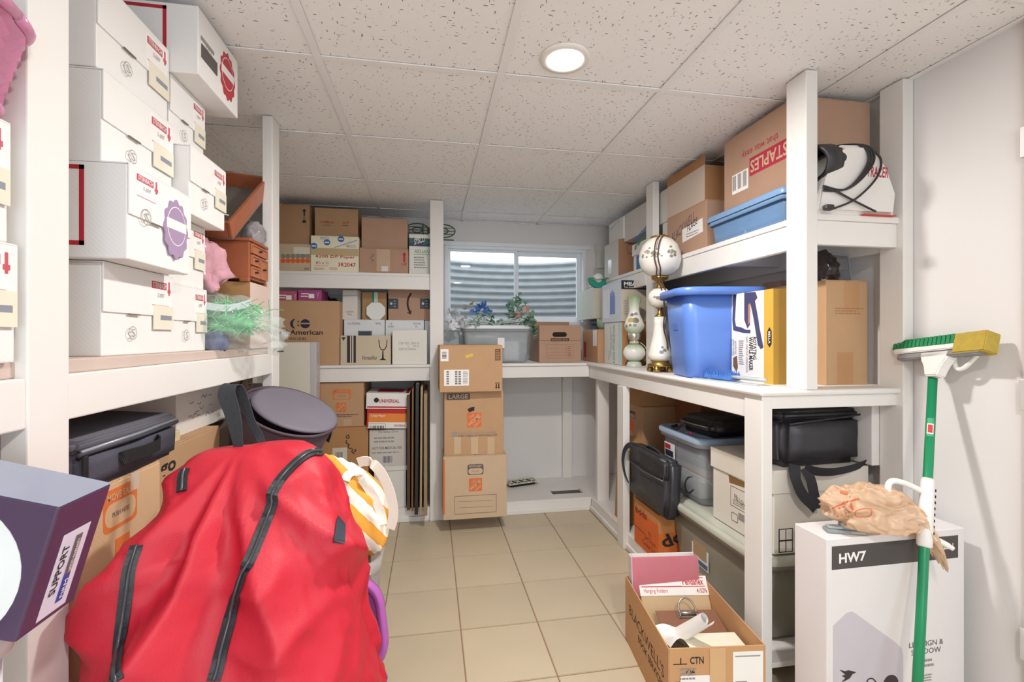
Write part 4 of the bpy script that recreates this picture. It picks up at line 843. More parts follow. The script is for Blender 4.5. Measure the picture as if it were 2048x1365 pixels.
# brush with blue bristles and a flat rod at the counter edge
br = thing('bench_brush', 'hand brush with blue bristles and grey handle at the counter edge', 'brush', (1.213, 1.73, RZ+.0045), (0, 0, -1.46))
bm = new(); BBL = C('#4f7fce', .7, 'bristle', .15, 40)
for i in range(26):
    for j in range(7):
        x = -.125+.145*i/25; y = -.024+.048*j/6; h = random.uniform(.034, .044); dx_ = random.uniform(-.004, .004); dy_ = random.uniform(-.005, .005); w_ = .0035
        b0 = [bm.verts.new((x+a*w_, y+c*w_, .003)) for a, c in ((-1, -1), (1, -1), (1, 1), (-1, 1))]; t0 = bm.verts.new((x+dx_, y+dy_, h))
        for k in range(4): bm.faces.new((b0[k], b0[(k+1) % 4], t0))
o = mo('bristles', bm, BBL, br); tag(o, kind='stuff')
HG = C('#b9bec0', .4, 'plastic', .03)
box('brush_block', -.128, .024, -.026, .026, 0, .018, BBL, br, .004)
bm = new(); loft(bm, [[(x, y*wd, z+.016) for y, z in ((-.018, -.006), (.018, -.006), (.018, .006), (-.018, .006))] for x, wd in ((.02, 1), (.05, .6), (.08, .75), (.15, .85), (.175, .6), (.18, .2))]); mo('handle', bm, HG, br, True)
rd = box('clear_strip', -.17, .17, -.012, .012, 0, .004, C('#b9c3c6', .15, 'glass'), None, .001); tag(rd, 'thin flat clear strip lying under the brush on the counter', 'strip'); p_ = on_z(1478, 763, RZ); rd.location = (1.175, 1.72, RZ+.0003); rd.rotation_euler = (0, 0, -1.40)
# items behind the blue bin
gl = box('tray', -.14, .14, -.20, .20, 0, .018, C('#8f9aa6', .35, 'plastic', .03), None, .008); tag(gl, 'flat grey tray lid propped on the cartons behind the globe lamp', 'tray'); gl.location = (1.515, 2.58, 1.462)
tb_ = carton('storage_box', 'clear grey plastic box behind the tall globe lamp', 1.40, 1.64, 2.50, 2.79, RZ, 1.46, C('#8b98a8', .4, 'plastic', .04), top='lid', lid=.03)
# ================================================================== under the right counter
G7 = 'cartons at the back under the right counter'
c1 = carton('moving_box', 'moving carton with grey handle print at the back under the counter corner', 1.30, 1.66, 2.70, 3.05, PZ, .47, CARD, group=G7)
c2 = carton('moving_box', 'moving carton with orange square in the middle under the counter corner', 1.29, 1.66, 2.70, 3.05, top(c1), .80, CARD, group=G7)
c3 = carton('cardboard_box', 'brown carton topmost under the counter corner', 1.28, 1.64, 2.72, 3.03, top(c2), .97, CARD_O, group=G7)
for b_ in (c1, c2):
    b_.FR('L', .3, .72, .7, .86, GREY, 'handle_print'); b_.FR('L', .33, .73, .67, .80, CARD, 'hand_hole_print')
c2.FR('L', .30, .45, .62, .68, ORANGE, 'logo_square')
sl = carton('paper_bag', 'tan paper sack with green mark leaning behind the mid post', 1.16, 1.28, 2.665, 2.83, PZ, .60, C('#b88c5e', .85, 'card'), cat='sack', top='plain', body='sack_body', ry=.03)
sl.FR('L', .4, .35, .8, .55, C('#5d8577', .7, 'ink'), 'green_mark')
c4 = carton('cardboard_box', 'dark brown wide carton behind the clear storage bin', 1.50, 1.69, 2.41, 2.68, PZ, .93, C('#8f5f45', .85, 'card'), group=G7)
c4.FR('L', .25, .50, .8, .62, C('#7a2b2b', .7, 'ink'), 'red_label')
# girl-guide biscuit carton
og = carton('cardboard_box', 'bright orange biscuit carton on the platform under the black leather bag', 1.128, 1.33, 2.185, 2.465, PZ, .335, C('#c98a52', .8, 'card'), tape='')
og.FR('L', .0, .0, 1, .78, C('#dd6a2c', .7, 'ink', .08), 'orange_panel'); og.FR('F', .0, .0, 1, .62, C('#d9742f', .7, 'ink', .08), 'orange_panel')
DI = C('#7c2f1a', .7, 'ink'); og.TF('L', 'do-si-dos', .04, .68, .55, .86, DI, bold=.03); og.TF('L', "It's\nGirl Scout\nCookie Time!", .36, .12, .97, .52, DI); og.TF('F', 'do', .1, .34, .7, .62, INK, bold=.03, rot=20); og.lines('L', 1266, 1056, 1290, 1060, 1, DI)
# grey tote, clear tote, file box
GT = C('#8e8a7c', .45, 'plastic', .03); GTL = C('#c1c2b4', .4, 'plastic', .03)
gt = tote('storage_bin', 'large grey plastic storage bin with pale lid under the right counter', 1.425, 1.865, PZ, .50, .74, .325, GT, 0, .87, .05, .02, lid=True, lidmat=GTL)
gt.FR('L', .30, .30, .48, .75, C('#dfe2e6', .5, 'paper'), 'label'); gt.FR('L', .32, .42, .46, .66, C('#a98f6d', .5, 'ink'), 'photo_print', off=.002); gt.FR('L', .31, .32, .47, .38, C('#4a5a7a', .5, 'ink'), 'print', off=.002); gt.FR('L', .31, .68, .42, .73, PINKINK, 'print', off=.002)
for ch_ in gt.root.children:
    if ch_.name.split('.')[0] in ('label', 'photo_print', 'print'): ch_.location.x = .033; 
zt = PZ+.325+.0155
CLR = G('clear_plastic', '#ccd3da', .18, mixf=.30, tint=.2); CLB = C('#9fb4cf', .35, 'plastic', .03)
ct = tote('storage_bin', 'clear plastic storage bin with blue lid packed with books and cables', 1.412, 2.185, zt, .37, .42, .31, CLR, 0, .90, .04, .018, lid=True, lidmat=CLB, rimmat=G('clear_rim', '#d5dde6', .2, mixf=.6, tint=.2))
ct.FR('L', .17, .35, .40, .82, PAPER, 'label', off=.004); ct.FR('L', .18, .72, .32, .80, C('#c2303c', .5, 'ink'), 'red_print', off=.005); ct.FR('L', .19, .60, .38, .70, NAVY, 'print', off=.005)
for ch_ in ct.root.children:
    if ch_.name.split('.')[0] in ('label', 'red_print', 'print'): ch_.location.x = .022; ch_.rotation_euler = (0, -.045, 0)
for k, (hx, z0, z1, d_) in enumerate((('#d7d2c8', .02, .10, .10), ('#efe9df', .10, .125, .13), ('#c96a62', .125, .132, .14), ('#d9cfb8', .132, .16, .13), ('#bfc0c4', .16, .20, .12), ('#9a9fa8', .20, .24, .13))): box('book', -.135+.006*k, .12, -d_-.02, d_, z0, z1, C(hx, .7, 'paper', .05), ct.root)
tube('cable', smooth_path([(-.15, -.09, .12), (-.155, -.05, .10), (-.15, -.02, .05), (-.155, -.06, .03), (-.15, -.10, .06)]), .004, INK, ct.root, 6); tube('cable', smooth_path([(-.12, -.163, .12), (-.06, -.166, .08), (-.0, -.165, .13), (.06, -.163, .08)]), .004, PAPER, ct.root, 6)
fe = carton('file_box', 'white lidded file box with black framed print on the grey storage bin', 1.243, 1.635, 1.525, 1.90, zt, .742, C('#e9e3d8', .65, 'card', .03), top='lid', lid=.085)
fe.P('L', [(1457, 950), (1494, 968), (1494, 978), (1459, 966)], C('#8a6a3e', .6, 'ink'), 'photo_slot'); fe.O('L', 1461, 983, 1510, 1024, INK, 'print_frame', .002); fe.T('L', 'FELLOWES', 1469, 996, 1500, 1006, INK, slant=-.25); fe.lines('L', 1466, 1006, 1500, 1018, 3, LGREY); fe.O('L', 1463, 1027, 1476, 1044, INK, 'recycle_print', .002, rad=.2); fe.D('L', 1477, 1032, 1500, 1046, LGREY, 'print')
fe.FR('F', .05, .02, .2, .3, INK, 'grid_print'); fe.FR('F', .06, .03, .12, .15, C('#e9e3d8', .65, 'card', .03), 'grid_print'); fe.FR('F', .13, .03, .19, .15, C('#e9e3d8', .65, 'card', .03), 'grid_print'); fe.FR('F', .06, .17, .12, .29, C('#e9e3d8', .65, 'card', .03), 'grid_print'); fe.FR('F', .13, .17, .19, .29, C('#e9e3d8', .65, 'card', .03), 'grid_print')
LEA = C('#35343a', .42, 'leather', .12, 20, bump=.25); LEA2 = C('#2b2a2e', .38, 'leather', .12, 20, bump=.2); STR = C('#2a2a33', .6, 'fabric', .1)
def soft_box(name, W, D, H, mat, parent, r=.03, puff=.12, seed=1, sub=3):
    bm = new(); bx(bm, -W/2, W/2, -D/2, D/2, 0, H); bmesh.ops.bevel(bm, geom=bm.edges[:], offset=r, segments=3, affect='EDGES')
    bmesh.ops.subdivide_edges(bm, edges=bm.edges[:], cuts=2, use_grid_fill=True)
    for v in bm.verts:
        q = Vector((v.co.x/W*2, v.co.y/D*2, (v.co.z-H/2)/H*2)); k = (1-min(1, abs(q.x))**2)*(1-min(1, abs(q.y))**2)+(1-min(1, abs(q.x))**2)*(1-min(1, abs(q.z))**2)+(1-min(1, abs(q.y))**2)*(1-min(1, abs(q.z))**2)
        n_ = noise.noise(Vector((v.co.x*14, v.co.y*14, v.co.z*14))+Vector((seed, seed*2, 0)))*.06+noise.noise(v.co*40+Vector((seed, 0, 0)))*.015
        dirv = Vector((q.x, q.y, q.z)); s_ = puff*k*.5+n_*.6
        zz = v.co.z
        v.co += Vector((dirv.x*W*.25*s_, dirv.y*D*.25*s_, dirv.z*H*.25*s_))
        if zz < .002: v.co.z = max(v.co.z, 0)
        v.co.z = max(v.co.z, 0)
    return mo(name, bm, mat, parent, True)
# black leather bag on the file box
lb = thing('leather_bag', 'boxy grey black leather bag with dangling strap on the file box', 'bag', (1.455, 1.64, .743), (0, 0, .06))
soft_box('bag_body', .37, .22, .20, LEA, lb, .03, .1, 2); soft_box('top_cover', .355, .21, .035, LEA2, lb, .012, .05, 4).location = (-.005, .003, .178)
tube('piping', [(-.165, -.118, .168), (-.05, -.122, .178), (.08, -.122, .187), (.175, -.112, .192)], .004, LEA2, lb, 6)
ribbon('shoulder_strap', smooth_path([(.19, .0, .11), (.215, -.06, .07), (.20, -.115, .02), (.13, -.14, .004), (.0, -.16, -.004), (-.08, -.155, -.0), (-.115, -.135, .01)]), (0, -.5, 1), .036, .003, STR, lb)
ribbon('shoulder_strap', smooth_path([(-.15, -.125, .02), (-.165, -.145, -.02), (-.14, -.15, -.08), (-.10, -.155, -.12), (-.085, -.155, -.135)]), (1, 0, .35), [.04]*40, .003, STR, lb); ribbon('shoulder_strap', smooth_path([(-.115, -.135, .01), (-.10, -.146, -.03), (-.09, -.15, -.08), (-.08, -.155, -.135)]), (1, -.2, .1), .036, .003, STR, lb)
# black case on the clear tote
cb = thing('camera_bag', 'small black zipped camera bag with keys on the clear storage bin', 'bag', (1.415, 2.12, zt+.326), (0, 0, .1))
soft_box('bag_body', .28, .26, .085, LEA2, cb, .03, .25, 7); tube('zip', [(-.145, -.10, .05), (-.152, 0, .05), (-.145, .10, .05)], .003, LGREY, cb, 6)
ribbon('carry_strap', smooth_path([(-.13, .05, .05), (-.17, .06, .03), (-.172, .10, .004), (-.16, .16, .004), (-.10, .19, .005)]), (0, .4, 1), .016, .003, STR, cb)
tube('key_ring', [(-.165+.012*math.cos(2*PI*i/16), .02+.012*math.sin(2*PI*i/16), .004) for i in range(17)], .0015, C('#c8c8cc', .3, 'steel', metal=.9), cb, 6); blob('charm', None, None, (-.165, -.01, .0), (.012, .012, .01), C('#b0457e', .5, 'plastic'), 2, .1, parent=cb)
# black briefcase leaning in the bay
bcase = thing('briefcase', 'worn black leather briefcase with shoulder strap leaning by the mid post', 'bag', (1.147, 2.285, .345), (math.radians(0), math.radians(3), 0))
soft_box('bag_body', .085, .42, .285, LEA, bcase, .022, .12, 9); soft_box('front_flap', .03, .40, .11, LEA2, bcase, .012, .1, 11).location = (-.035, 0, .18)
ribbon('shoulder_strap', smooth_path([(-.02, .12, .27), (-.045, .20, .275), (-.06, .245, .24), (-.065, .255, .17), (-.055, .24, .10), (-.045, .21, .06)]), (0, 1, .3), .035, .003, STR, bcase); tube('handle', smooth_path([(-.0, -.10, .27), (-.01, -.05, .30), (-.01, .05, .305), (0, .10, .275)]), .008, LEA2, bcase, 8); tube('zip', [(-.056, -.2, .19), (-.058, 0, .18), (-.056, .19, .19)], .003, C('#6a686c', .4, 'zip', metal=.5), bcase, 6)
bkd = thing('duffel_bag', 'black duffel bag on the platform behind the white file box', 'bag', (1.668, 1.70, zt)); 
soft_box('bag_body', .045, .28, .20, LEA2, bkd, .03, .2, 3)
ribbon('carry_strap', smooth_path([(0, -.05, .19), (0, -.04, .225), (0, .04, .225), (0, .05, .19)]), (1, 0, 0), .03, .004, STR, bkd)
# floor register lying on the platform
vr = thing('floor_register', 'loose black floor register with cream pierced grille on the platform', 'vent', (*on_z(1044, 972, PZ).xy, PZ), (0, 0, .25)); vr.location.y += .03
box('register_box', -.10, .10, -.04, .04, 0, .022, C('#17171a', .5, 'metal'), vr, .002)
CR = C('#d8d2c2', .5, 'enamel', .04)
for a in ((-.125, .125, -.055, -.045), (-.125, .125, .045, .055), (-.125, -.115, -.045, .045), (.115, .125, -.045, .045)): box('grille_frame', *a, .022, .028, CR, vr, .001)
box('grille_back', -.115, .115, -.045, .045, .02, .0225, C('#17171a', .5, 'metal'), vr, 0)
for k in range(4):
    cx = -.09+.06*k
    for s_ in (1, -1): tube('grille_bar', smooth_path([(cx-.027*s_, -.045, .0255), (cx, 0, .0265), (cx+.027*s_, .045, .0255)]), .004, CR, vr, 6)
    tube('grille_bar', [(cx+.014*math.cos(2*PI*i/14), .014*math.sin(2*PI*i/14), .026) for i in range(15)], .003, CR, vr, 6)
# ================================================================== floor by the right counter
hb_ = thing('cardboard_box', 'open brown book carton with stationery on the floor tiles', 'box', (.915, 1.56, 0), (0, 0, -.115))
W, D, H, e = .315, .45, .255, .004
B = Box(hb_, W, D, H)
INN = C('#c79b6f', .85, 'card')
box('box_floor', -W/2, W/2, -D/2, D/2, 0, .005, INN, hb_, 0)
for nm, a in (('side_panel', (-W/2, -W/2+e, -D/2, D/2)), ('side_panel', (W/2-e, W/2, -D/2, D/2)), ('end_panel', (-W/2+e, W/2-e, -D/2, -D/2+e)), ('end_panel', (-W/2+e, W/2-e, D/2-e, D/2))): box(nm, *a, .005, H, C('#c79a6c', .85, 'card'), hb_, .001)
B.TF('L', "BLACKWELL'S", .12, .52, .92, .68, INK); B.TF('L', 'BOOK SERVICES', .36, .36, .9, .46, INK, bold=.01)
B.TF('F', 'CTN', .22, .80, .36, .89, INK, bold=.02); B.TF('F', 'OF', .18, .66, .27, .74, INK, bold=.02); B.FR('F', .05, .80, .19, .81, INK, 'print'); B.FR('F', .12, .80, .13, .88, INK, 'print'); B.FR('F', .05, .58, .14, .59, INK, 'print'); B.FR('F', .12, .52, .13, .66, INK, 'print')
B.FR('F', .12, .1, .45, .66, PAPER, 'label'); B.lines('F', 1360, 1335, 1400, 1362, 3, LGREY); B.FR('F', .66, .28, .97, .93, PAPER, 'shipping_label'); B.FR('F', .68, .33, .85, .37, INK, 'barcode'); B.FR('F', .68, .5, .83, .52, LGREY, 'print'); B.FR('F', .68, .55, .8, .57, LGREY, 'print'); B.FR('F', .68, .87, .94, .885, LGREY, 'print'); B.FR('F', .42, .55, .58, .98, C('#d2ad82', .2, 'tape'), 'packing_tape')
def inbox(o): o.parent = None; return o
def bl(x, y, z): return B.M @ Vector((x, y, z))
def item(name, label, cat, x, y, z, rot=(0, 0, 0)): return thing(name, label, cat, bl(x, y, z), (rot[0], rot[1], rot[2]-.115), 'stationery in the open book carton')
PK = C('#d2405c', .45, 'vinyl', .04)
bn_ = item('ring_binder', 'pink ring binder with clear cover at the back of the open carton', 'binder', -.01, .165, .006, (-.10, 0, 0))
box('cover_board', -.135, .135, -.022, -.018, 0, .345, PK, bn_); box('cover_board', -.135, .135, .018, .022, 0, .345, C('#e3dfdf', .4, 'vinyl'), bn_); box('spine', -.138, -.134, -.022, .022, 0, .345, C('#d9cfd2', .3, 'vinyl'), bn_); box('paper_block', -.125, .12, -.016, .016, .004, .33, PAPER, bn_); box('clear_sleeve', -.138, .137, -.0235, -.0225, .0, .346, G('sleeve_film', '#f2e6ea', .08, mixf=.12, tint=.05), bn_, 0)
pd = item('folder_box', 'white and red hanging folder box tilted in the open carton', 'box', .015, .075, .06, (-.55, 0, -.03)); P_ = Box(pd, .27, .04, .23)
box('carton_body', -.135, .135, -.02, .02, 0, .17, C('#c7ab85', .8, 'card'), pd); box('printed_lid', -.137, .137, -.022, .022, .165, .235, C('#efece6', .6, 'card', .02), pd)
RD = C('#c23a45', .6, 'ink')
P_.k = 18; P_.TF('F', 'Pendaflex', .64, .88, .95, .98, RD, bold=.02); P_.TF('F', 'Hanging Folders', .05, .75, .4, .83, PINKINK); P_.TF('F', '4152⅛', .83, .76, .98, .83, RD, bold=.01)
for r_ in ((.02, .855, .62, .868), (.6, .985, .96, .995), (.62, .855, .97, .862)): P_.FR('F', *r_, RD, 'red_rule')
WD = C('#8a5f48', .55, 'hardboard', .08); MET = C('#b0aca6', .3, 'steel', metal=.85)
cbd = item('clipboard', 'brown clipboard with steel clip lying in the open carton', 'clipboard', .03, .0, .165, (.22, 0, -.02))
box('board', -.115, .115, -.12, .09, 0, .004, WD, cbd); box('clip_plate', -.04, .04, .05, .085, .004, .010, MET, cbd, .002); tube('clip_loop', smooth_path([(-.032, .05, .012), (-.03, .085, .03), (-.012, .10, .045), (.012, .10, .045), (.03, .085, .03), (.032, .05, .012)]), .0035, MET, cbd, 8); tube('clip_spring', [(-.035, .062, .016), (.035, .062, .016)], .006, MET, cbd, 8)
cb2 = item('clipboard', 'dark brown clipboard with white roller clip under the steel clip board', 'clipboard', .045, -.045, .142, (.22, 0, -.08))
box('board', -.115, .10, -.11, .09, 0, .004, C('#6d4a3a', .55, 'hardboard', .08), cb2); tube('roller_clip', [(-.06, -.095, .009), (.05, -.10, .009)], .006, PAPER, cb2, 8)
fo = item('folder', 'blue grey paper folder lying under the clipboards', 'folder', .03, -.11, .115, (.18, 0, -.05)); box('cover_sheet', -.12, .12, -.09, .09, 0, .006, C('#7d8288', .6, 'paper'), fo); box('cover_sheet', -.12, .12, -.09, .09, .008, .011, C('#8a8f94', .6, 'paper'), fo)
pp = item('paper_stack', 'stack of cream folders and papers at the front of the open carton', 'papers', .02, -.14, .006)
for k in range(9): box('sheet', -.125+.004*(k % 3), .118+.003*(k % 2), -.07, .066-.002*(k % 4), .022*k, .022*k+.02, C('#ece6d2' if k % 3 else '#f2efe6', .7, 'paper', .04), pp, .001)
ro = item('rolled_paper', 'loosely rolled white paper in the corner of the open carton', 'paper roll', -.105, .01, .10, (.75, .15, .35))
bm = new(); secs = []
for k in range(9):
    z = .26*k/8; secs.append([((.012+.022*a/40)*math.cos(a*.30)*(1-.3*k/8)+.0, (.012+.022*a/40)*math.sin(a*.30)*(1-.3*k/8), z+(.004*a*.25 if k == 8 else 0)) for a in range(41)])
loft(bm, secs, False, False, False); mo('sheet', bm, C('#efece8', .6, 'paper', .02), ro, True, recalc=False)
sh2 = item('paper_sheet', 'curled white sheet hanging over the front corner of the open carton', 'paper', -.10, -.15, .215, (0, 0, .0))
bm = new(); secs = [[(-.045+.1*i/10, -.06+.15*j/10, .012+.03*math.sin(i*.5)*(1-j/14)+.02*math.cos(j*.45)) for i in range(11)] for j in range(11)]
loft(bm, secs, False, False, False); mo('sheet', bm, C('#f0eeea', .6, 'paper', .02), sh2, True, recalc=False)
# tall white decoration box against the right wall
hw7 = carton('decoration_box', 'tall white Halloween decoration box standing against the right wall', 1.155, 1.652, 1.20, 1.325, 0, .632, C('#e6e2e2', .55, 'card', .02), top='plain')
hw7.P('F', [(1663.5, 1094), (1916, 1071), (1916, 1116), (1663.5, 1141)], C('#4b4647', .5, 'ink'), 'grey_band'); hw7.T('F', 'HW7', 1678, 1106, 1732, 1126, PAPER, bold=.03, slant=.03); hw7.T('F', 'HALLOWEEN', 1838, 1092, 1906, 1103, PAPER, bold=.02, slant=.03)
hw7.P('F', [(1666, 1253), (1693, 1227), (1702, 1224), (1710, 1227), (1790, 1285), (1803, 1297), (1806, 1310), (1806, 1480), (1666, 1480)], C('#c9c3cc', .5, 'ink', .02), 'house_print')
hw7.T('F', 'LED SIGN &\nSHADOW', 1818, 1282, 1886, 1308, GREY); hw7.lines('F', 1840, 1316, 1872, 1336, 2, LGREY); hw7.lines('F', 1838, 1348, 1866, 1364, 3, LGREY)
BD = C('#3a2c2f', .5, 'ink'); hw7.P('F', [(1678, 1340), (1690, 1343), (1696, 1341), (1705, 1343), (1712, 1345), (1704, 1349), (1699, 1357), (1690, 1362), (1682, 1365), (1690, 1357), (1683, 1352), (1690, 1350)], BD, 'bird_print'); hw7.disc('F', 1781, 1368, 15, BD, 'pumpkin_print'); hw7.strokes('F', [[(1730, 1375), (1735, 1360), (1745, 1358), (1755, 1370)]], BD, .004, 'print')
# plastic shopping bag over the box
SH = G('peach_bag_film', '#f0cfae', .25, mixf=.60, tint=.3)
bm = new(); bmesh.ops.create_icosphere(bm, subdivisions=6, radius=1)
for v in bm.verts:
    p = v.co.copy(); sd = Vector((4.2, 1.1, 7)); w_ = Vector((noise.noise(p*1.7+sd), noise.noise(p*1.7+sd*2), noise.noise(p*1.7+sd*3)))*.5
    n_ = noise.noise(p*1.3+sd)*.2+(.16-abs(noise.noise((p+w_)*2.2+sd)))*.42+(.16-abs(noise.noise((p+w_)*5.5+sd)))*.10
    q = p*(1+n_); x = q.x; tpr = .86-.22*max(0, x)+.10*max(0, -x)
    v.co = Vector((x*.165, q.y*.092*tpr, max(q.z, -.5)*.098*tpr+.040))
    if x > .45: f_ = (x-.45); v.co.z -= f_*f_*.34; v.co.y -= f_*.11; v.co.x -= f_*.03
bag = mo('shopping_bag', bm, SH, None, True); tag(bag, 'crumpled peach plastic shopping bag with orange print on the tall white box', 'bag')
bag.location = (1.355, 1.225, .65); bag.rotation_euler = (0, .10, -.12)
# orange print following the bag
def wrap_print(o, name, quads, mat, off=.0015):
    """small flat prints laid on the surface seen at the given photo pixels"""
    M = Matrix.Translation(o.location) @ o.rotation_euler.to_matrix().to_4x4(); I = M.inverted()
    bv = BVHTree.FromPolygons([M @ v.co for v in o.data.vertices], [p.vertices[:] for p in o.data.polygons])
    bm = new(); cnt = 0
    for q in quads:
        vs = []
        for (u, v) in q:
            h = bv.ray_cast(EYE, ray(u, v).normalized())
            if h[0] is None: break
            nn = h[1] if h[1].dot(EYE-h[0]) > 0 else -h[1]
            vs.append(I @ (h[0]+nn*off))
        if len(vs) == len(q): bm.faces.new([bm.verts.new(p) for p in vs]); cnt += 1
    if cnt: return mo(name, bm, mat, o)
    bm.free()
def px_strip(pts, w):
    out = []; pts = smooth_path([(u, v, 0) for u, v in pts], 5)
    for a, b in zip(pts, pts[1:]):
        d = (b-a).normalized(); n_ = Vector((-d.y, d.x, 0))*w/2; out.append([((a+n_).x, (a+n_).y), ((b+n_).x, (b+n_).y), ((b-n_).x, (b-n_).y), ((a-n_).x, (a-n_).y)])
    return out
OP = C('#df6b3a', .6, 'ink')
wrap_print(bag, 'orange_print', [[(1652, 980), (1674, 978), (1676, 985), (1654, 986)], [(1680, 982), (1696, 984), (1696, 990), (1680, 988)]]+px_strip([(1664, 1018), (1690, 1006), (1718, 998)], 3)+px_strip([(1710, 1024), (1728, 1018), (1742, 1020), (1740, 1032), (1714, 1034), (1710, 1024)], 2), OP)
for k, (u, v) in enumerate(((1668, 1020), (1676, 1017), (1684, 1014), (1692, 1011), (1699, 1008))): wrap_print(bag, 'orange_print', [[(u, v), (u+4, v-1.5), (u+9, v+13), (u+5, v+15)]], OP)
cg = thing('clip_light', 'grey plastic clip gadget lying on the tall white box', 'clip', (1.25, 1.235, .632), (0, 0, -.35))
box('body', -.055, .055, -.018, .018, 0, .012, C('#8e9698', .4, 'plastic', .05), cg, .004); box('clip_arm', -.05, .04, -.012, .012, .012, .02, C('#a4acae', .4, 'plastic', .05), cg, .004); tube('hinge', [(-.005, -.014, .022), (-.005, .014, .022)], .007, C('#a4acae', .4, 'plastic', .05), cg, 10); box('battery_door', .01, .05, -.019, .019, .004, .010, C('#b9b39e', .4, 'plastic', .05), cg, .002)
# ------------------------------------------------------------------ broom leaning on the right wall
P0 = Vector((1.217, 1.006, 0)); P1 = Vector((1.632, 1.277, 1.125)); ax = (P1-P0).normalized()
bro = thing('scrub_broom', 'green handled scrub broom with squeegee head leaning on the right wall', 'broom', P0)
def bw(p): return Vector(p)-P0
BG = C('#178a5c', .35, 'enamel', .04); BWH = C('#eeece8', .35, 'plastic', .02)
tube('pole', [bw(P0+ax*.012), bw(P1)], .0125, BG, bro, 16)
hd0, hd1 = Vector((1.655, 1.415, 1.168)), Vector((1.628, 1.115, 1.205)); hax = (hd1-hd0).normalized(); hup = ax.copy(); hup = (hup-hax*hup.dot(hax)).normalized(); hs_ = hax.cross(hup)
if hs_.x > 0: hs_ = -hs_
hc = hd0.lerp(hd1, .5)
def hp(a, s, u): return bw(hc+hax*a+hs_*s+hup*u)
def hbox(name, a0, a1, s0, s1, u0, u1, mat):
    bm = new(); vs = [bm.verts.new(hp(a, s, u)) for a, s, u in ((a0,s0,u0),(a1,s0,u0),(a1,s1,u0),(a0,s1,u0),(a0,s0,u1),(a1,s0,u1),(a1,s1,u1),(a0,s1,u1))]
    for f in ((0,3,2,1),(4,5,6,7),(0,1,5,4),(1,2,6,5),(2,3,7,6),(3,0,4,7)): bm.faces.new([vs[i] for i in f])
    bmesh.ops.recalc_face_normals(bm, faces=bm.faces); bmesh.ops.bevel(bm, geom=bm.edges[:], offset=.003, segments=2, affect='EDGES'); return mo(name, bm, mat, bro)
hbox('brush_head', -.15, .115, -.02, .02, -.004, .016, BWH); hbox('squeegee', -.135, .14, -.008, .018, -.026, -.006, C('#8b8a8b', .5, 'rubber'))
hbox('sponge', .06, .155, -.026, .022, -.02, .045, C('#b9a044', .9, 'sponge', .15, 60, bump=.4))
bm = new()
for k in range(15):
    for r_ in range(3):
        a = -.15+.205*k/14; s0 = -.018+.016*r_; tp = hp(a-.008, s0-.006, .016+.038); bs = [hp(a+da, s0+ds, .014) for da, ds in ((-.006, -.006), (.006, -.006), (.006, .006), (-.006, .006))]; tt = [hp(a-.010+da, s0-.008+ds, .05) for da, ds in ((-.005, -.005), (.005, -.005), (.005, .005), (-.005, .005))]
        loft(bm, [bs, tt])
mo('bristles', bm, C('#1f8a56', .6, 'bristle', .2, 50), bro)
bm = new(); loft(bm, [[hp(a*w_, s*.018, u) for a, s in ((-1, -1), (1, -1), (1, 1), (-1, 1))] for w_, u in ((.05, -.006), (.045, -.03), (.03, -.055), (.02, -.09))]); bmesh.ops.bevel(bm, geom=bm.edges[:], offset=.004, segments=2, affect='EDGES'); mo('socket', bm, BWH, bro)
tube('head_clip', smooth_path([hp(.03, -.02, -.01), hp(.035, -.03, -.05), hp(.06, -.03, -.052), hp(.10, -.022, -.015)]), .007, BWH, bro, 8)
def pp_(d): return P0+ax*d
L_ = (P1-P0).length
gz = L_-.49
sd_ = Vector((-.62, -.55, 0)).normalized(); sd_ = (sd_-ax*sd_.dot(ax)).normalized(); tv = ax.cross(sd_)
tube('grip_sleeve', [bw(pp_(gz-.075)), bw(pp_(gz-.07)), bw(pp_(gz+.12)), bw(pp_(gz+.13))], [.014, .019, .018, .014], BWH, bro, 16)
loopdir = (Vector((-1, .28, 0))).normalized(); loopdir = (loopdir-ax*loopdir.dot(ax)).normalized()
tube('wringer_handle', smooth_path([bw(pp_(gz+.085)+loopdir*.012), bw(pp_(gz+.095)+loopdir*.06), bw(pp_(gz+.09)+loopdir*.10), bw(pp_(gz+.055)+loopdir*.105), bw(pp_(gz+.01)+loopdir*.06), bw(pp_(gz-.0)+loopdir*.012)]), .009, BWH, bro, 10)
tube('wringer_lever', smooth_path([bw(pp_(gz-.01)+loopdir*.03), bw(pp_(gz-.035)-sd_*.0+loopdir*.01+tv*.0), bw(pp_(gz-.045)-loopdir*.04), bw(pp_(gz-.055)-loopdir*.075)]), [.009]*16+[.007]*3, BWH, bro, 8)
for k in range(8): box('grip_slot', -.001, .001, -.003, .003, -.004, .004, INK, bro, 0).location = bw(pp_(gz-.03+.018*k)+Vector((.012, -.0135, 0)))
lz = pp_(L_-.2); nrm = (EYE-lz); nrm = (nrm-ax*nrm.dot(ax)).normalized(); sdx = ax.cross(nrm)
for (w0, z0, z1, o_, hx, nm) in ((.010, -.03, .03, .0128, '#3fa277', 'label'), (.008, -.022, .012, .0134, '#f0eeea', 'label_panel'), (.0055, -.018, .008, .0138, '#c9302c', 'red_print')):
    bm = new(); loft(bm, [[bw(lz+ax*z+nrm*o_*math.cos(t_)+sdx*o_*math.sin(t_)) for t_ in [w0/.0128*(-1+2*i/6) for i in range(7)]] for z in (z0, z1)], False, False, False); mo(nm, bm, C(hx, .5, 'ink'), bro)
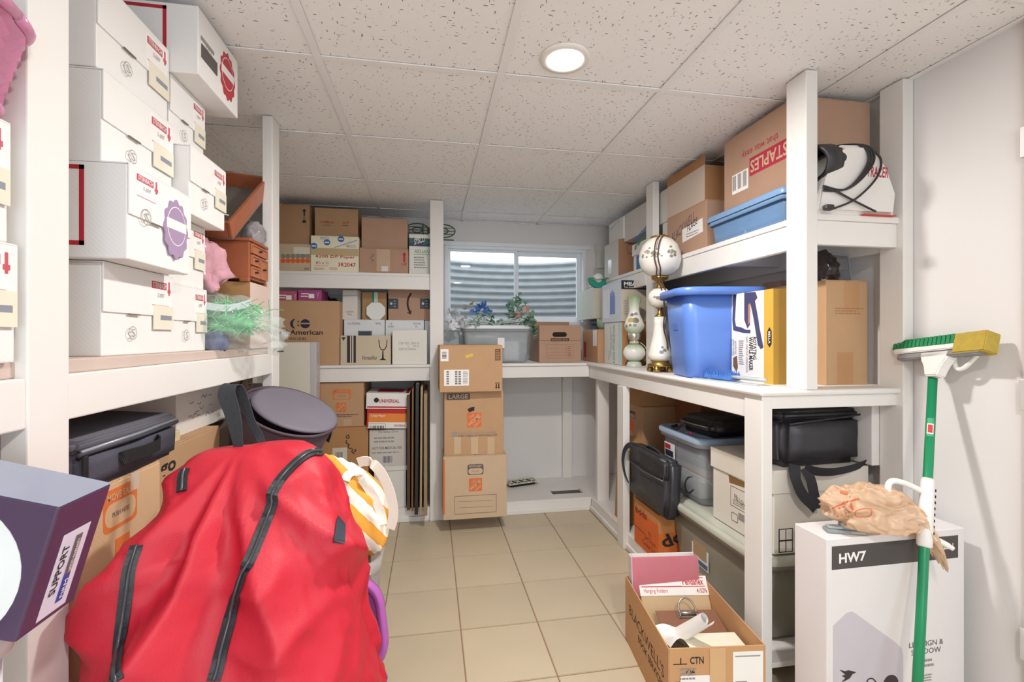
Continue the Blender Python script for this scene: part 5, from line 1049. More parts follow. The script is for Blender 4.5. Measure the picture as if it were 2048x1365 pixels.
# ================================================================== left shelving: white mail-order cartons
WC = C('#eceae8', .6, 'card', .02); BH = .205
G8 = 'white figurine cartons stacked on the left shelf'
PINKR = C('#c95563', .6, 'ink')
def fig_print(b, f, fx, fz, w, h, red=PINKR, name='NUTCRACKER'):
    """corner label: red name bar, small arrow figure, rules"""
    b.FR(f, fx, fz, fx+w, fz+h, C('#f3f0ee', .5, 'paper', .02), 'label'); b.FR(f, fx+w*.04, fz+h*.70, fx+w*.74, fz+h*.90, red, 'name_bar', off=.0012)
    b.k = max(b.k, 9); b.TF(f, 'STEINBACH', fx+w*.08, fz+h*.73, fx+w*.70, fz+h*.87, C('#f3f0ee', .5, 'paper', .02), bold=.01); b.TF(f, 'S 897', fx+w*.3, fz+h*.46, fx+w*.62, fz+h*.58, LGREY)
    b.FR(f, fx+w*.84, fz+h*.55, fx+w*.90, fz+h*.95, red, 'figure_print', off=.0012); b.FR(f, fx+w*.80, fz+h*.62, fx+w*.94, fz+h*.72, red, 'figure_print', off=.0013); b.FR(f, fx+w*.05, fz+h*.22, fx+w*.85, fz+h*.245, C('#e0a29a', .6, 'ink'), 'rule', off=.0012)
SEAL = C('#a78fb0', .5, 'ink')
def seal(b, f, cx, cz, r, m):
    w_ = b.dy if f in 'LR' else b.dx
    def star(rr, dz=0): return [((cx-.5)*w_+rr*(1+.06*math.cos(12*a))*math.cos(a), cz*b.dz+dz+1.35*rr*(1+.06*math.cos(12*a))*math.sin(a)) for a in [2*PI*i/72 for i in range(72)]]
    b.poly(f, star(r), m, 'seal_print'); b.k += 1
    def rr_(rad): return [((cx-.5)*w_+rad*math.cos(2*PI*i/40), cz*b.dz+.008+rad*1.15*math.sin(2*PI*i/40)) for i in range(40)]
    b.poly(f, rr_(r*.80), WC, 'seal_print'); b.poly(f, rr_(r*.76), m, 'seal_print')
    b.R(f, ((cx-.5)*w_-r*.85, cz*b.dz-.002, (cx-.5)*w_+r*.85, cz*b.dz+.022), WC, 'seal_banner'); b.k += 1
def wcart(label, X, y0, y1, z0, h=BH, depth=.30, lab=True, tape=True, sealm=None, redrect=False, letter=True, top='tuck'):
    b = carton('figurine_box', label, X-depth, X, y0, y1, z0, z0+h-.0015, WC, group=G8, top=top)
    if lab: fig_print(b, 'R', .62 if not sealm else .08, .5 if not sealm else .62, .34, .44 if not sealm else .34)
    if tape: b.FR('R', .66, .30, .985, .60, C('#ece5d2', .3, 'tape', .04), 'packing_tape'); b.FR('R', .76, .42, .95, .48, C('#8d929c', .6, 'ink'), 'label')
    if top == 'tuck': b.FR('R', .30, .455, .46, .47, C('#7a6a5e', .8, 'slot'), 'tuck_slot')
    if letter:
        b.k += 2; cx, cz, r = (.35, .25, .012) if not sealm else (.22, .5, .014)
        b.TF('R', 'S', cx-.03, cz-.045, cx+.03, cz+.045, LGREY)
        w_ = b.dy; bm = new(); A = [bm.verts.new((b.dx/2+.002, (cx-.5)*w_+r*1.3*math.cos(2*PI*i/24), cz*b.dz+r*1.3*math.sin(2*PI*i/24))) for i in range(24)]; Bv = [bm.verts.new((b.dx/2+.002, (cx-.5)*w_+r*1.15*math.cos(2*PI*i/24), cz*b.dz+r*1.15*math.sin(2*PI*i/24))) for i in range(24)]
        for i in range(24): bm.faces.new((A[i], A[(i+1) % 24], Bv[(i+1) % 24], Bv[i]))
        mo('pen_circle', bm, LGREY, b.root)
    if sealm: seal(b, 'R', .70, .5, .052, sealm)
    if redrect:
        t_ = .009; w_, h_ = b.dx, b.dz
        for r_ in ((-w_*.6, h_*.13, w_*.24, h_*.13+t_), (-w_*.6, h_*.90, w_*.24, h_*.90+t_), (w_*.24-t_, h_*.13, w_*.24, h_*.90+t_)): b.R('F', (max(r_[0], -w_/2), r_[1], r_[2], r_[3]), RED, 'red_frame', off=.0008)
    return b
ya, yb_ = 1.125, 1.398
wcart('white figurine carton at the bottom of the stack by the near post', -.685, ya, yb_, LZ)
wcart('white figurine carton with violet seal and red framed side sticking out of its stack', -.622, 1.10, 1.355, LZ+BH, BH, .32, True, False, SEAL, True)
wcart('white figurine carton with dark round seal on its tape above the violet sealed one', -.685, ya, yb_+.0, LZ+2*BH)
wcart('white figurine carton topmost of the stack by the near post', -.695, ya, yb_-.0, LZ+3*BH, .20)
yc, yd = 1.405, 1.60
wcart('white figurine carton at the bottom of the second stack beside the plastic bag', -.69, yc, yd, LZ, BH-.015)
wcart('white figurine carton second from the shelf in the second stack', -.695, yc, yd+.0, LZ+BH-.015, BH-.015)
wcart('white figurine carton pulled out towards the wooden tray', -.645, yc, 1.625, LZ+2*(BH-.015), BH-.015)
wcart('white figurine carton under the red sealed carton', -.695, yc, yd, LZ+3*(BH-.015), BH-.015)
RS = C('#b8313d', .5, 'ink')
rb = wcart('white figurine carton with large red seal jutting out under the ceiling', -.625, 1.40, 1.665, LZ+4*(BH-.015), .188, .30, False, False, RS, True, top='plain'); rb.FR('R', .06, .30, .42, .50, GREY, 'barcode'); rb.FR('R', .05, .56, .34, .61, LGREY, 'print')
wcart('white figurine carton at the bottom in the bay beside the pink basket', -.652, .62, .872, LZ, .19); wcart('white figurine carton under the pink basket', -.654, .61, .862, LZ+.19, .19)
# pink woven basket
pkb = thing('woven_basket', 'shiny pink woven plastic basket on the white cartons by the near post', 'basket', (-.80, .745, LZ+.381), (0, .0, .3)); PKM = C('#d58fb4', .22, 'plastic', .12, 12)
bm = new(); secs = []
for k in range(15):
    z = .135*k/14; f = .84+.16*k/14; row = []
    for i in range(72):
        w_ = .005*(1 if (i//3+k) % 2 else -1); a = 2*PI*i/72; rx_, ry_ = (.20*f+w_), (.105*f+w_)
        row.append((rx_*math.copysign(abs(math.cos(a))**.55, math.cos(a)), ry_*math.copysign(abs(math.sin(a))**.55, math.sin(a)), z))
    secs.append(row)
loft(bm, secs, True, False); mo('woven_body', bm, PKM, pkb, False)
def sq(a, rx_, ry_): return (rx_*math.copysign(abs(math.cos(a))**.55, math.cos(a)), ry_*math.copysign(abs(math.sin(a))**.55, math.sin(a)))
tube('rim_band', [(*sq(2*PI*i/48, .203,   .108), .138) for i in range(49)], .010, PKM, pkb, 8); tube('foot_band', [(*sq(2*PI*i/48, .172, .092), .008) for i in range(49)], .008, PKM, pkb, 8)
blob('toy_bag', 'dark violet bundle of fabric inside the pink basket', 'bundle', (-.80, .745, LZ+.39), (.13, .06, .13), C('#7d4468', .6, 'fabric', .1), 5, .2)
# ------------------------------------------------------------------ far end of the left shelf
bx1 = carton('cardboard_box', 'brown carton with pale side under the little wooden chest', -.95, -.66, 1.87, 2.075, LZ, 1.437, CARD_O)
bx1.FR('R', 0, 0, 1, 1, C('#dfc7bb', .6, 'paper', .03), 'pale_panel')
WOOD = C('#a8603f', .38, 'wood', .22, 14); WOODL = C('#b9714c', .35, 'wood', .2, 14)
jc = thing('jewelry_chest', 'little reddish wooden jewelry chest with drawers on the brown carton', 'chest', (-.765, 1.965, 1.437))
box('cabinet', -.105, .10, -.09, .09, .012, .152, WOOD, jc, .002); box('top_board', -.112, .108, -.098, .098, .152, .164, WOOD, jc, .004)
for sy in (-1, 1):
    box('bracket_foot', .07, .103, sy*.092-.012, sy*.092+.006 if sy < 0 else sy*.092+.0, 0, .016, WOOD, jc, .003); box('bracket_foot', -.108, -.08, sy*.085-.008, sy*.085+.008, 0, .016, WOOD, jc, .003)
def drw(y0, y1, z0, z1, nm='drawer'):
    d = box(nm, .10, .106, y0, y1, z0, z1, WOODL, jc, .002); bm = new(); t_ = .006
    for a in ((y0, y1, z0, z0+t_), (y0, y1, z1-t_, z1), (y0, y0+t_, z0+t_, z1-t_), (y1-t_, y1, z0+t_, z1-t_)): bx(bm, .106, .110, *a)
    mo('moulding', bm, WOODL, d); lathe('knob', [(0, 0), (.004, 0), (.003, .005), (.005, .009), (0, .012)], INK, d, 12, loc=(.106, (y0+y1)/2, (z0+z1)/2)).rotation_euler = (0, PI/2, 0)
drw(-.082, .082, .110, .146); drw(-.082, -.004, .066, .104); drw(-.082, -.004, .022, .060); drw(.004, .082, .022, .104, 'cabinet_door')
# tilted wooden tray
p0, p1 = at_t(466, 480, 1.66), at_t(541, 384, 2.02); e1 = (p1-p0); ln = e1.length; e1.normalize(); e2 = Vector((-1, -.12, .02)); e2 = (e2-e1*e2.dot(e1)).normalized(); e3 = e1.cross(e2); e3 = e3 if e3.z > 0 else -e3
tr = bpy.data.objects.new('wooden_tray', None); COL.objects.link(tr); tag(tr, 'reddish wooden tray tipped on edge above the little wooden chest', 'tray')
tr.matrix_world = Matrix((( e1.x, e2.x, e3.x, p0.x), (e1.y, e2.y, e3.y, p0.y), (e1.z, e2.z, e3.z, p0.z), (0, 0, 0, 1))); tr.location = p0
tr.rotation_euler = Matrix(((e1.x, e2.x, e3.x), (e1.y, e2.y, e3.y), (e1.z, e2.z, e3.z))).to_euler()
wd, th_, dp = .26, .014, .065
box('tray_bottom', 0, ln, 0, wd, 0, .005, C('#7c7a72', .5, 'felt', .2), tr, 0)
for a in ((0, ln, 0, th_), (0, ln, wd-th_, wd), (0, th_, th_, wd-th_), (ln-th_, ln, th_, wd-th_)): box('tray_side', *a, 0, dp, WOOD, tr, .003)
tube('cable', smooth_path([(.05, .02, .068), (.02, .10, .10), (.10, .16, .09), (.2, .12, .03)]), .002, PAPER, tr, 6)
# pink plastic wrapped cushion behind tray
pb_ = blob('wrapped_cushion', 'pink cushion in shiny clear plastic wedged under the wooden tray', 'cushion', (-.765, 1.735, LZ+.20), (.085, .075, .115), C('#dba3b0', .15, 'vinyl', .35, 22), 8, .4, 2.2, rot=(.35, -.25, .3))
blob('wrapped_jar', 'dark jar in bubble wrap on the little wooden chest', 'jar', (-.70, 2.02, 1.602), (.045, .045, .06), C('#9a9496', .15, 'film', .35, 30), 4, .12, 5)
fc = carton('cardboard_box', 'black topped carton at the top of the left shelf by the ceiling', -1.0, -.76, 1.68, 2.05, 1.78, 1.90, C('#5a5654', .6, 'card')) if False else None
# clear bag with green plastic grass
GRASS = C('#63cf86', .5, 'plastic', .2, 30)
gb = thing('bag_of_grass', 'clear zip bag of green plastic grass hanging over the left shelf edge', 'bag', (-.72, 1.70, LZ))
bm = new()
for k in range(900):
    a = random.uniform(0, 2*PI); c = Vector((random.gauss(.03, .045), random.gauss(.02, .045), random.uniform(.06, .15))); d = Vector((random.uniform(-1, 1), random.uniform(-1, 1), random.uniform(-.5, .5))).normalized()*random.uniform(.02, .045)
    tube_bm(bm, [c-d, c+Vector((0, 0, .006)), c+d+Vector((random.uniform(-.01, .01),)*3)], .0013, 3, False)
o = mo('grass_strands', bm, GRASS, gb); tag(o, kind='stuff')
blob('grass_core', None, None, (.02, .02, .06), (.10, .085, .05), C('#4fb872', .6, 'plastic', .3, 40), 3, .3, 3, parent=gb)
blob('cloth_roll', None, None, (-.045, -.01, .0), (.05, .06, .045), C('#8a8468', .8, 'fabric', .2), 6, .2, parent=gb); blob('navy_cloth', None, None, (.03, -.03, -.005), (.03, .05, .05), C('#3c4a7c', .7, 'fabric', .2), 9, .2, parent=gb)
FILMC = G('clear_bag_film', '#e2ebea', .06, mixf=.20, tint=.04)
bm = new(); bmesh.ops.create_icosphere(bm, subdivisions=5, radius=1)
for v in bm.verts:
    p = v.co.copy(); sd = Vector((2, 5, 1)); n_ = noise.noise(p*1.6+sd)*.12+(abs(noise.noise(p*4+sd))-.2)*.22+(abs(noise.noise(p*9+sd))-.2)*.08; q = p*(1+n_)
    v.co = Vector((q.x*.15, q.y*.13, max(q.z, -.62)*.115+.072))
    f_ = max(0, q.x*.6+q.y*.6-.35); v.co.x += f_*.16; v.co.y += f_*.06; v.co.z -= f_*.06
    v.co.z = max(v.co.z, .0015 if v.co.x < .05 else -.03)
mo('clear_film', bm, FILMC, gb, True)
ribbon('zip_seal', smooth_path([(-.06, -.09, .155), (.0, -.105, .145), (.07, -.07, .135), (.11, -.02, .15), (.115, .02, .165)]), (0, 0, 1), .022, .003, G('zip_plastic', '#dfe8ea', .1, mixf=.6, tint=.05), gb); box('zip_pull', .175, .19, .10, .125, -.012, -.008, INK, gb, .001)
# ------------------------------------------------------------------ under the left shelf
u1 = carton('moving_box', 'moving carton on the platform under the orange handle carton', -1.02, -.695, 1.03, 1.33, PZ, .50, CARD_L)
u2 = carton('moving_box', 'pale moving carton with orange handle print under the grey cooler bag', -1.02, -.685, 1.02, 1.335, top(u1), .915, C('#d8b48c', .85, 'card', .04))
og_ = C('#e27a3c', .7, 'ink'); u2.D('R', 204, 968, 276, 1062, og_, 'x') if False else None
a0, b0, a1, b1 = u2.rect('R', 206, 975, 274, 1066); 
cxm, czm, w_, h_ = (a0+a1)/2, (b0+b1)/2+.008, (a1-a0)*1.0, (b1-b0)*.9
u2.poly('R', [(x+cxm, y+czm) for x, y, _ in rrect(w_, h_, .014, 0)], og_, 'handle_print'); u2.poly('R', [(x+cxm, y+czm-h_*.12) for x, y, _ in rrect(w_*.9, h_*.56, .022, 0)], C('#d8b48c', .85, 'card', .04), 'hand_hole_print')
u2.k += 1
PENDING.append((u2, 'R', 'MOVE EASY', (cxm-w_*.40, czm+h_*.23, cxm+w_*.40, czm+h_*.40), C('#d8b48c', .85, 'card', .04), 0, .02, 'lettering', .001, 0, 0)); PENDING.append((u2, 'R', 'PUSH HERE', (cxm-w_*.25, czm-h_*.18, cxm+w_*.25, czm-h_*.06), GREY, 0, 0, 'lettering', .001, 0, 0))
u2.R('R', (cxm-.02, czm-h_*.5-.08, cxm+.03, czm-h_*.5-.022), og_, 'logo_square'); u2.FR('R', .62, .90, .72, 1, C('#d9c3ae', .2, 'tape'), 'packing_tape')
cbg = thing('cooler_bag', 'grey zipped soft cooler bag with webbing handle under the left shelf', 'bag', (-.85, 1.225, .916)); GF_ = C('#4b4a58', .75, 'fabric', .12); 
soft_box('bag_body', .34, .36, .085, GF_, cbg, .012, .06, 3); lid_ = soft_box('lid', .345, .365, .028, C('#5d5c66', .75, 'fabric', .1), cbg, .008, .05, 5); lid_.location = (-.004, .0, .094); lid_.rotation_euler = (.0, .07, 0)
tube('zip', [(.172, -.175, .088), (.176, 0, .090), (.172, .175, .094)], .004, C('#9aa0ac', .4, 'zip', metal=.4), cbg, 6); tube('piping', [(.17, -.18, .082), (.178, 0, .083), (.17, .18, .086)], .005, C('#3b3c46', .6, 'fabric'), cbg, 6)
ribbon('webbing_handle', smooth_path([(.172, -.06, .045), (.186, -.05, .05), (.196, 0, .05), (.19, .06, .052), (.173, .075, .06)]), (0, 0, 1), .028, .003, BLACK, cbg); box('zip_pull', .174, .180, -.178, -.166, .03, .08, BLACK, cbg, .002)
u3 = carton('cardboard_box', 'brown carton with black go lettering under the left shelf', -1.05, -.735, 1.40, 1.80, PZ, .92, CARD); u3.T('R', 'go', 320, 925, 352, 955, INK, bold=.03)
u3b = carton('folder_bundle', 'pale yellow padded parcel on the go lettered carton', -.86, -.745, 1.42, 1.56, top(u3), .952, C('#d8c79c', .7, 'card'), top='plain', cat='parcel')
u4 = carton('cardboard_box', 'white carton with black line drawing close under the left shelf', -1.05, -.775, 1.60, 1.99, top(u3)+.0, 1.068, C('#e4dfd8', .65, 'card', .03), top='plain')
for k in range(16):
    y = -.13+.2*random.random(); z = .03+.085*random.random(); bm = new(); a = random.uniform(-1, 1); tube_bm(bm, smooth_path([(u4.dx/2+.0005, y, z), (u4.dx/2+.0005, y+.012, z+.012*a), (u4.dx/2+.0005, y+.025, z)]), .0009, 4); mo('line_drawing', bm, GREY, u4.root)
u5 = carton('cardboard_box', 'brown carton in the shade behind the grey cooler bag', -1.30, -1.08, 1.15, 1.60, PZ, 1.06, CARD_D)
u6 = carton('cardboard_box', 'dark brown carton marked with sideways letters by the far post', -.98, -.72, 2.0, 2.07, PZ, 1.075, C('#8b7565', .8, 'card'), tape=''); u6.TF('R', 'NNS', .2, .9, .8, .99, INK, rot=90); u6.TF('F', 'NNS', .72, .9, .95, .99, INK, rot=90)
# cream panel box in front of the back shelf
cp_ = carton('panel_box', 'tall cream flat carton wrapped in torn plastic before the back shelf', on_y(541, 690, 3.05).x, on_y(632, 690, 3.05).x, 3.05, 3.15, 0, on_y(600, 685, 3.05).z, C('#e3ded0', .6, 'card', .03), top='plain')
o = box('torn_wrap', cp_.dx/2-.035, cp_.dx/2+.003, -.053, .053, .3, cp_.dz+.003, G('torn_film', '#d9d6e4', .12, mixf=.45, tint=.1), cp_.root, .006)
# ================================================================== big red storage bag
REDF = C('#c31c32', .55, 'fabric', .05, 6); ZIP = C('#23252b', .45, 'fabric', .15, 80); 
SEC = [(0, -.36, 1.03, .262, .205), (.02, -.36, 1.03, .275, .215), (.2, -.362, 1.03, .285, .215), (.4, -.368, 1.03, .283, .205), (.55, -.375, 1.04, .27, .19), (.68, -.385, 1.07, .24, .165), (.78, -.392, 1.10, .215, .142), (.86, -.398, 1.135, .188, .115), (.92, -.40, 1.165, .158, .085), (.955, -.40, 1.185, .125, .052), (.972, -.40, 1.19, .09, .028)]
def sec_at(z):
    for a, b in zip(SEC, SEC[1:]):
        if a[0] <= z <= b[0]:
            f = (z-a[0])/(b[0]-a[0]); return [a[i]+(b[i]-a[i])*f for i in range(1, 5)]
    return SEC[-1][1:]
bm = new(); secs = []; NZ, NA = 110, 220
HX, HY, HZ = -.425, 1.18, .99
for k in range(NZ+1):
    z = .972*(k/NZ)**.85 if k < NZ else .972
    cx, cy, rx_, ry_ = sec_at(z); row = []
    for i in range(NA):
        a = 2*PI*i/NA; ca, sa = math.cos(a), math.sin(a); ex = .72
        x = cx+rx_*math.copysign(abs(ca)**ex, ca); y = cy+ry_*math.copysign(abs(sa)**ex, sa)+.38*(x-cx)*(1-.6*z)
        # folds hanging from the handle plus a few diagonal creases
        ang = math.atan2(x-HX, max(.02, HZ-z)); amp = .032*(1-math.exp(-(HZ-z)*9))*min(1, (HZ-z)*6)
        w_ = noise.noise(Vector((x*3, y*3, z*2.2)))*.8
        f1 = 1-2*abs(math.sin(ang*6.2+w_*1.6+1.1)); f2 = math.sin(ang*11+w_*2.2+3)
        d = amp*(.85*f1+.35*f2)*(1 if sa < .3 else .4)
        d += .022*noise.noise(Vector((x*6+2, y*6, z*3.4)))+.016*(.25-abs(noise.noise(Vector((x*9+z*6, y*9, z*7-x*4)))))*2.2+.0035*(.2-abs(noise.noise(Vector((x*24+z*9, y*24, z*17)))))*2
        zz = z+.020*noise.noise(Vector((x*7, y*7, 3)))*(1 if z > .8 else 0)
        row.append((x+ca*d, y+sa*d, zz))
    secs.append(row)
loft(bm, secs)
RB = thing('storage_bag', 'big red fabric storage bag with black zips standing on the floor', 'bag', (0, 0, 0))
rbag = mo('bag_body', bm, REDF, RB, True)
bvh = BVHTree.FromPolygons([v.co for v in rbag.data.vertices], [p.vertices[:] for p in rbag.data.polygons])
def surf(u, v, off=.003):
    h = bvh.ray_cast(EYE, ray(u, v).normalized())
    if h[0] is None: return None
    n_ = h[1] if h[1].dot(EYE-h[0]) > 0 else -h[1]
    return h[0]+n_*off, n_
def on_strip(name, pix, wd, mat, parent, th=.004, off=.0035):
    pix = smooth_path([(u, v, 0) for u, v in pix], 7); P = []
    for p in pix:
        s_ = surf(p.x, p.y, off)
        if s_: P.append(s_)
    if len(P) < 3: return None
    pts = [p[0] for p in P]
    for _ in range(2): pts = [pts[0]]+[(pts[i-1]+pts[i]*2+pts[i+1])/4 for i in range(1, len(pts)-1)]+[pts[-1]]
    sd = []
    for i in range(len(pts)):
        t_ = (pts[min(i+1, len(pts)-1)]-pts[max(i-1, 0)]).normalized(); sd.append(t_.cross(P[i][1]))
    return ribbon(name, pts, sd, wd, th, mat, parent), pts, sd, [p[1] for p in P]
def zipper(pix, wd):
    r = on_strip('zip_tape', pix, wd, ZIP, RB)
    if not r: return
    o, pts, sd, ns = r
    tube('zip_coil', [p+n_*.003 for p, n_ in zip(pts, ns)], .0035, C('#4a4d52', .3, 'zip', .2, 200, metal=.4), o, 6)
zipper([(640, 905), (612, 912), (575, 945), (545, 985), (545, 1010), (512, 1090), (490, 1145), (465, 1225), (442, 1310), (428, 1362)], .022)
zipper([(274, 1092), (258, 1140), (251, 1200), (245, 1260), (238, 1320), (233, 1362)], .02)
zipper([(372, 940), (366, 955), (364, 985)], .018)
r = on_strip('brand_patch', [(681, 1042), (679, 1060), (677, 1086)], .026, C('#2c3340', .6, 'fabric', .05), RB, .002, .003)
if r: wrap_o = r[0]; wrap_o.name = 'sewn_patch'
# webbing handle
hpix = [(478, 905, 1.10), (472, 860, 1.11), (463, 820, 1.12), (453, 788, 1.13), (461, 771, 1.145), (475, 776, 1.16), (489, 806, 1.165), (503, 843, 1.16), (519, 874, 1.15), (527, 900, 1.13)]
hpts = smooth_path([at_t(*p) for p in hpix]); nh = len(hpts)
ribbon('webbing_handle', hpts, [(-.95, .2, .1)]*nh, [.018+.022*math.sin(PI*min(1, i/(nh*.62)))**1 if i < nh*.5 else .018+.02*max(0, 1-(i-nh*.5)/(nh*.25)) for i in range(nh)], .003, C('#33373c', .7, 'fabric', .2, 120), RB)
# ------------------------------------------------------------------ dark tilted hamper
hc_ = at_t(583, 822, 1.74)
hm_ = thing('hamper', 'round dark plum fabric hamper with loose lid tilted behind the red bag', 'hamper'); axv = Vector((.44, -.30, 1)).normalized()
hm_.rotation_euler = axv.to_track_quat('Z', 'Y').to_euler(); hm_.location = hc_-axv*.40+Vector((.0, .0, .01))
PL = C('#54444f', .6, 'fabric', .06); 
lathe('hamper_body', [(0, 0), (.105, 0), (.11, .01), (.145, .20), (.168, .385), (.163, .39), (.14, .2), (.10, .02), (0, .015)], PL, hm_, 56, True, True); tube('rim_piping', [(.168*math.cos(2*PI*i/48), .168*math.sin(2*PI*i/48), .388) for i in range(49)], .006, PL, hm_, 8)
ld = lathe('lid', [(0, 0), (.150, 0), (.156, .004), (.156, .010), (.14, .014), (0, .016)], C('#75707c', .6, 'fabric', .06), hm_, 56); ld.location = (.012, -.01, .392); ld.rotation_euler = (.0, .05, 0)
ribbon('side_tab', [(.165, -.06, .33), (.18, -.06, .29), (.185, -.06, .25)], (0, 1, 0), .03, .004, C('#2d2a36', .6, 'fabric'), hm_)
sc_ = carton('cardboard_box', 'brown carton under the dark plum hamper behind the red bag', -.70, -.42, 1.78, 2.06, 0, .50, CARD_O)
# ------------------------------------------------------------------ clear tote with striped bag
ct2 = tote('storage_bin', 'tall clear storage bin holding a brown carton beside the red bag', -.315, 1.56, 0, .33, .27, .555, G('clear_plastic2', '#d6d3d4', .15, mixf=.25, tint=.15), 0, .86, .04, .014)
box('brown_contents', -.115, .115, -.085, .085, .018, .50, C('#8a6a58', .7, 'card', .08), ct2.root, .004); box('dark_band', -.116, .116, -.0865, .0865, .45, .462, INK, ct2.root, 0)
def stripe_mat():
    m = C('#f0e6d6', .85, 'canvas', .03, 9); N = m.node_tree.nodes; L = m.node_tree.links; b = N['Principled BSDF']
    tc = N.new('ShaderNodeTexCoord'); mp = N.new('ShaderNodeMapping'); mp.inputs['Rotation'].default_value = (.0, .75, -.3)
    wv = N.new('ShaderNodeTexWave'); wv.inputs['Scale'].default_value = 5.2; wv.inputs['Distortion'].default_value = .8; wv.inputs['Detail Scale'].default_value = 3; L.new(tc.outputs['Object'], mp.inputs[0]); L.new(mp.outputs[0], wv.inputs['Vector'])
    cr = N.new('ShaderNodeValToRGB'); cr.color_ramp.interpolation = 'CONSTANT'; e = cr.color_ramp.elements; e[0].color = lin('#f1e8da'); e[1].position = .5; e[1].color = lin('#e2a13c'); L.new(wv.outputs['Fac'], cr.inputs[0]); L.new(cr.outputs[0], b.inputs['Base Color'])
    return m
sbg = thing('tote_bag', 'yellow and cream striped canvas bag slumped on the clear storage bin', 'bag', (-.262, 1.555, .556))
bm = new(); bmesh.ops.create_icosphere(bm, subdivisions=5, radius=1)
for v in bm.verts:
    p = v.co.copy(); n_ = noise.noise(p*1.6+Vector((3, 1, 9)))*.16+(.2-abs(noise.noise(p*3+Vector((5, 5, 5)))))*.22; q = p*(1+n_)
    k = 1 if q.z < 0 else 1-.45*min(1, q.z)**1.5
    v.co = Vector((q.x*.138*k-.045*max(0, q.z), q.y*.12*k, max(q.z, -.7)*.175+.1225)); 
    if v.co.x > .06 and v.co.z < .09: v.co.z -= (v.co.x-.06)*.35
mo('bag_body', bm, stripe_mat(), sbg, True)
bvb = BVHTree.FromPolygons([v.co+Vector(sbg.location) for v in sbg.children[0].data.vertices], [p.vertices[:] for p in sbg.children[0].data.polygons])
CV = C('#efe7db', .85, 'fabric', .04)
def sb_strip(name, pix, wd, tfar):
    pts = []
    for u, v in [(p.x, p.y) for p in smooth_path([(a, b, 0) for a, b in pix], 6)]:
        h = bvb.ray_cast(EYE, ray(u, v).normalized()); p = (h[0]-ray(u, v).normalized()*.008) if h[0] is not None else at_t(u, v, tfar)
        pts.append(p-Vector(sbg.location))
    for _ in range(6): pts = [pts[0]]+[(pts[i-1]+pts[i]+pts[i+1])/3 for i in range(1, len(pts)-1)]+[pts[-1]]
    ribbon(name, pts, [(-.8, .1, .5)]*len(pts), wd, .004, CV, sbg)
sb_strip('canvas_handle', [(690, 962), (700, 945), (722, 958), (745, 990), (762, 1025), (766, 1050)], .026, 1.47)
sb_strip('canvas_handle', [(716, 926), (738, 922), (762, 945), (780, 985), (788, 1030), (780, 1058)], .03, 1.46)
bm = new(); blob('drawstring_knot', None, None, (-.075, -.01, .21), (.03, .03, .035), CV, 4, .3, 3, parent=sbg); bm.free()
# purple lid, blue tub
btb = tote('plastic_tub', 'pale blue plastic tub on the floor below the purple lid', -.235, 1.37, 0, .23, .12, .25, C('#8fb0cf', .35, 'plastic', .03), 0, .88, .03, .012, cat='tub')
pr_ = thing('bin_lid', 'purple plastic bin lid with raised rim standing against the clear storage bin', 'lid', (-.232, 1.385, .252), (math.radians(-10), math.radians(-8), 0)); PUR = C('#b05fb4', .3, 'plastic', .05)
def rr_xz(w_, h_, r, y): return [(p[0], y, p[1]+.14) for p in rrect(w_, h_, r, 0, 8)]
bm = new(); loft(bm, [rr_xz(.20, .22, .07, -.004), rr_xz(.21, .23, .07, -.022), rr_xz(.235, .265, .09, -.024), rr_xz(.25, .28, .095, -.012), rr_xz(.25, .28, .095, .002), rr_xz(.20, .22, .07, .002)], True, True); mo('lid_plate', bm, PUR, pr_, True)
# ------------------------------------------------------------------ pillow package at the near post
wtb = tote('storage_bin', 'tall white plastic bin under the violet pillow package', -.625, .68, 0, .115, .2, .83, C('#dfe0e6', .4, 'plastic', .03), 0, .9, .03, .01)
pw = carton('pillow_package', 'violet carton with round window showing a white support pillow', -.644-.13, -.644+.13, .69, .79, .878, 1.055, C('#4d3a57', .35, 'print_box', .08), ry=.28, cat='package', top='plain', body='carton_body')
pw.FR('T', 0, 0, 1, 1, C('#8f96ab', .25, 'print_box', .05), 'glossy_top')
bm = new(); n = 40; rr1 = [((.015+.10*math.cos(2*PI*i/n)), .065+.10*math.sin(2*PI*i/n)) for i in range(n)]
poly_prism(bm, [(max(min(a, .128), -.128), max(min(b, .172), .004)) for a, b in rr1], -.0512, -.0502, lambda a, b, d: (a, d, b)); mo('window_rim', bm, C('#e8eef0', .3, 'print_box'), pw.root)
bm = new(); bmesh.ops.create_uvsphere(bm, u_segments=32, v_segments=16, radius=1)
for v in bm.verts: v.co = Vector((.005+v.co.x*.088, -.050+v.co.y*.018, .072+v.co.z*.074))
mo('pillow', bm, C('#dfe9e6', .7, 'fabric', .04), pw.root, True)
pw.FR('R', .28, .05, .78, .72, C('#d9d3e6', .4, 'paper', .02), 'label'); pw.k += 3; pw.TF('R', 'SUPPORT', .34, .22, .46, .62, INK, rot=90, bold=.02); pw.FR('R', .54, .12, .66, .34, C('#3a4a9a', .5, 'ink'), 'blue_bar', off=.0012); pw.FR('R', .54, .34, .66, .66, C('#6a6068', .5, 'ink'), 'grey_bar', off=.0012); pw.k += 6; pw.TF('R', 'FIRM', .57, .15, .63, .30, PAPER, rot=90); pw.TF('R', 'LIMITED WARRANTY', .57, .36, .63, .63, PAPER, rot=90)
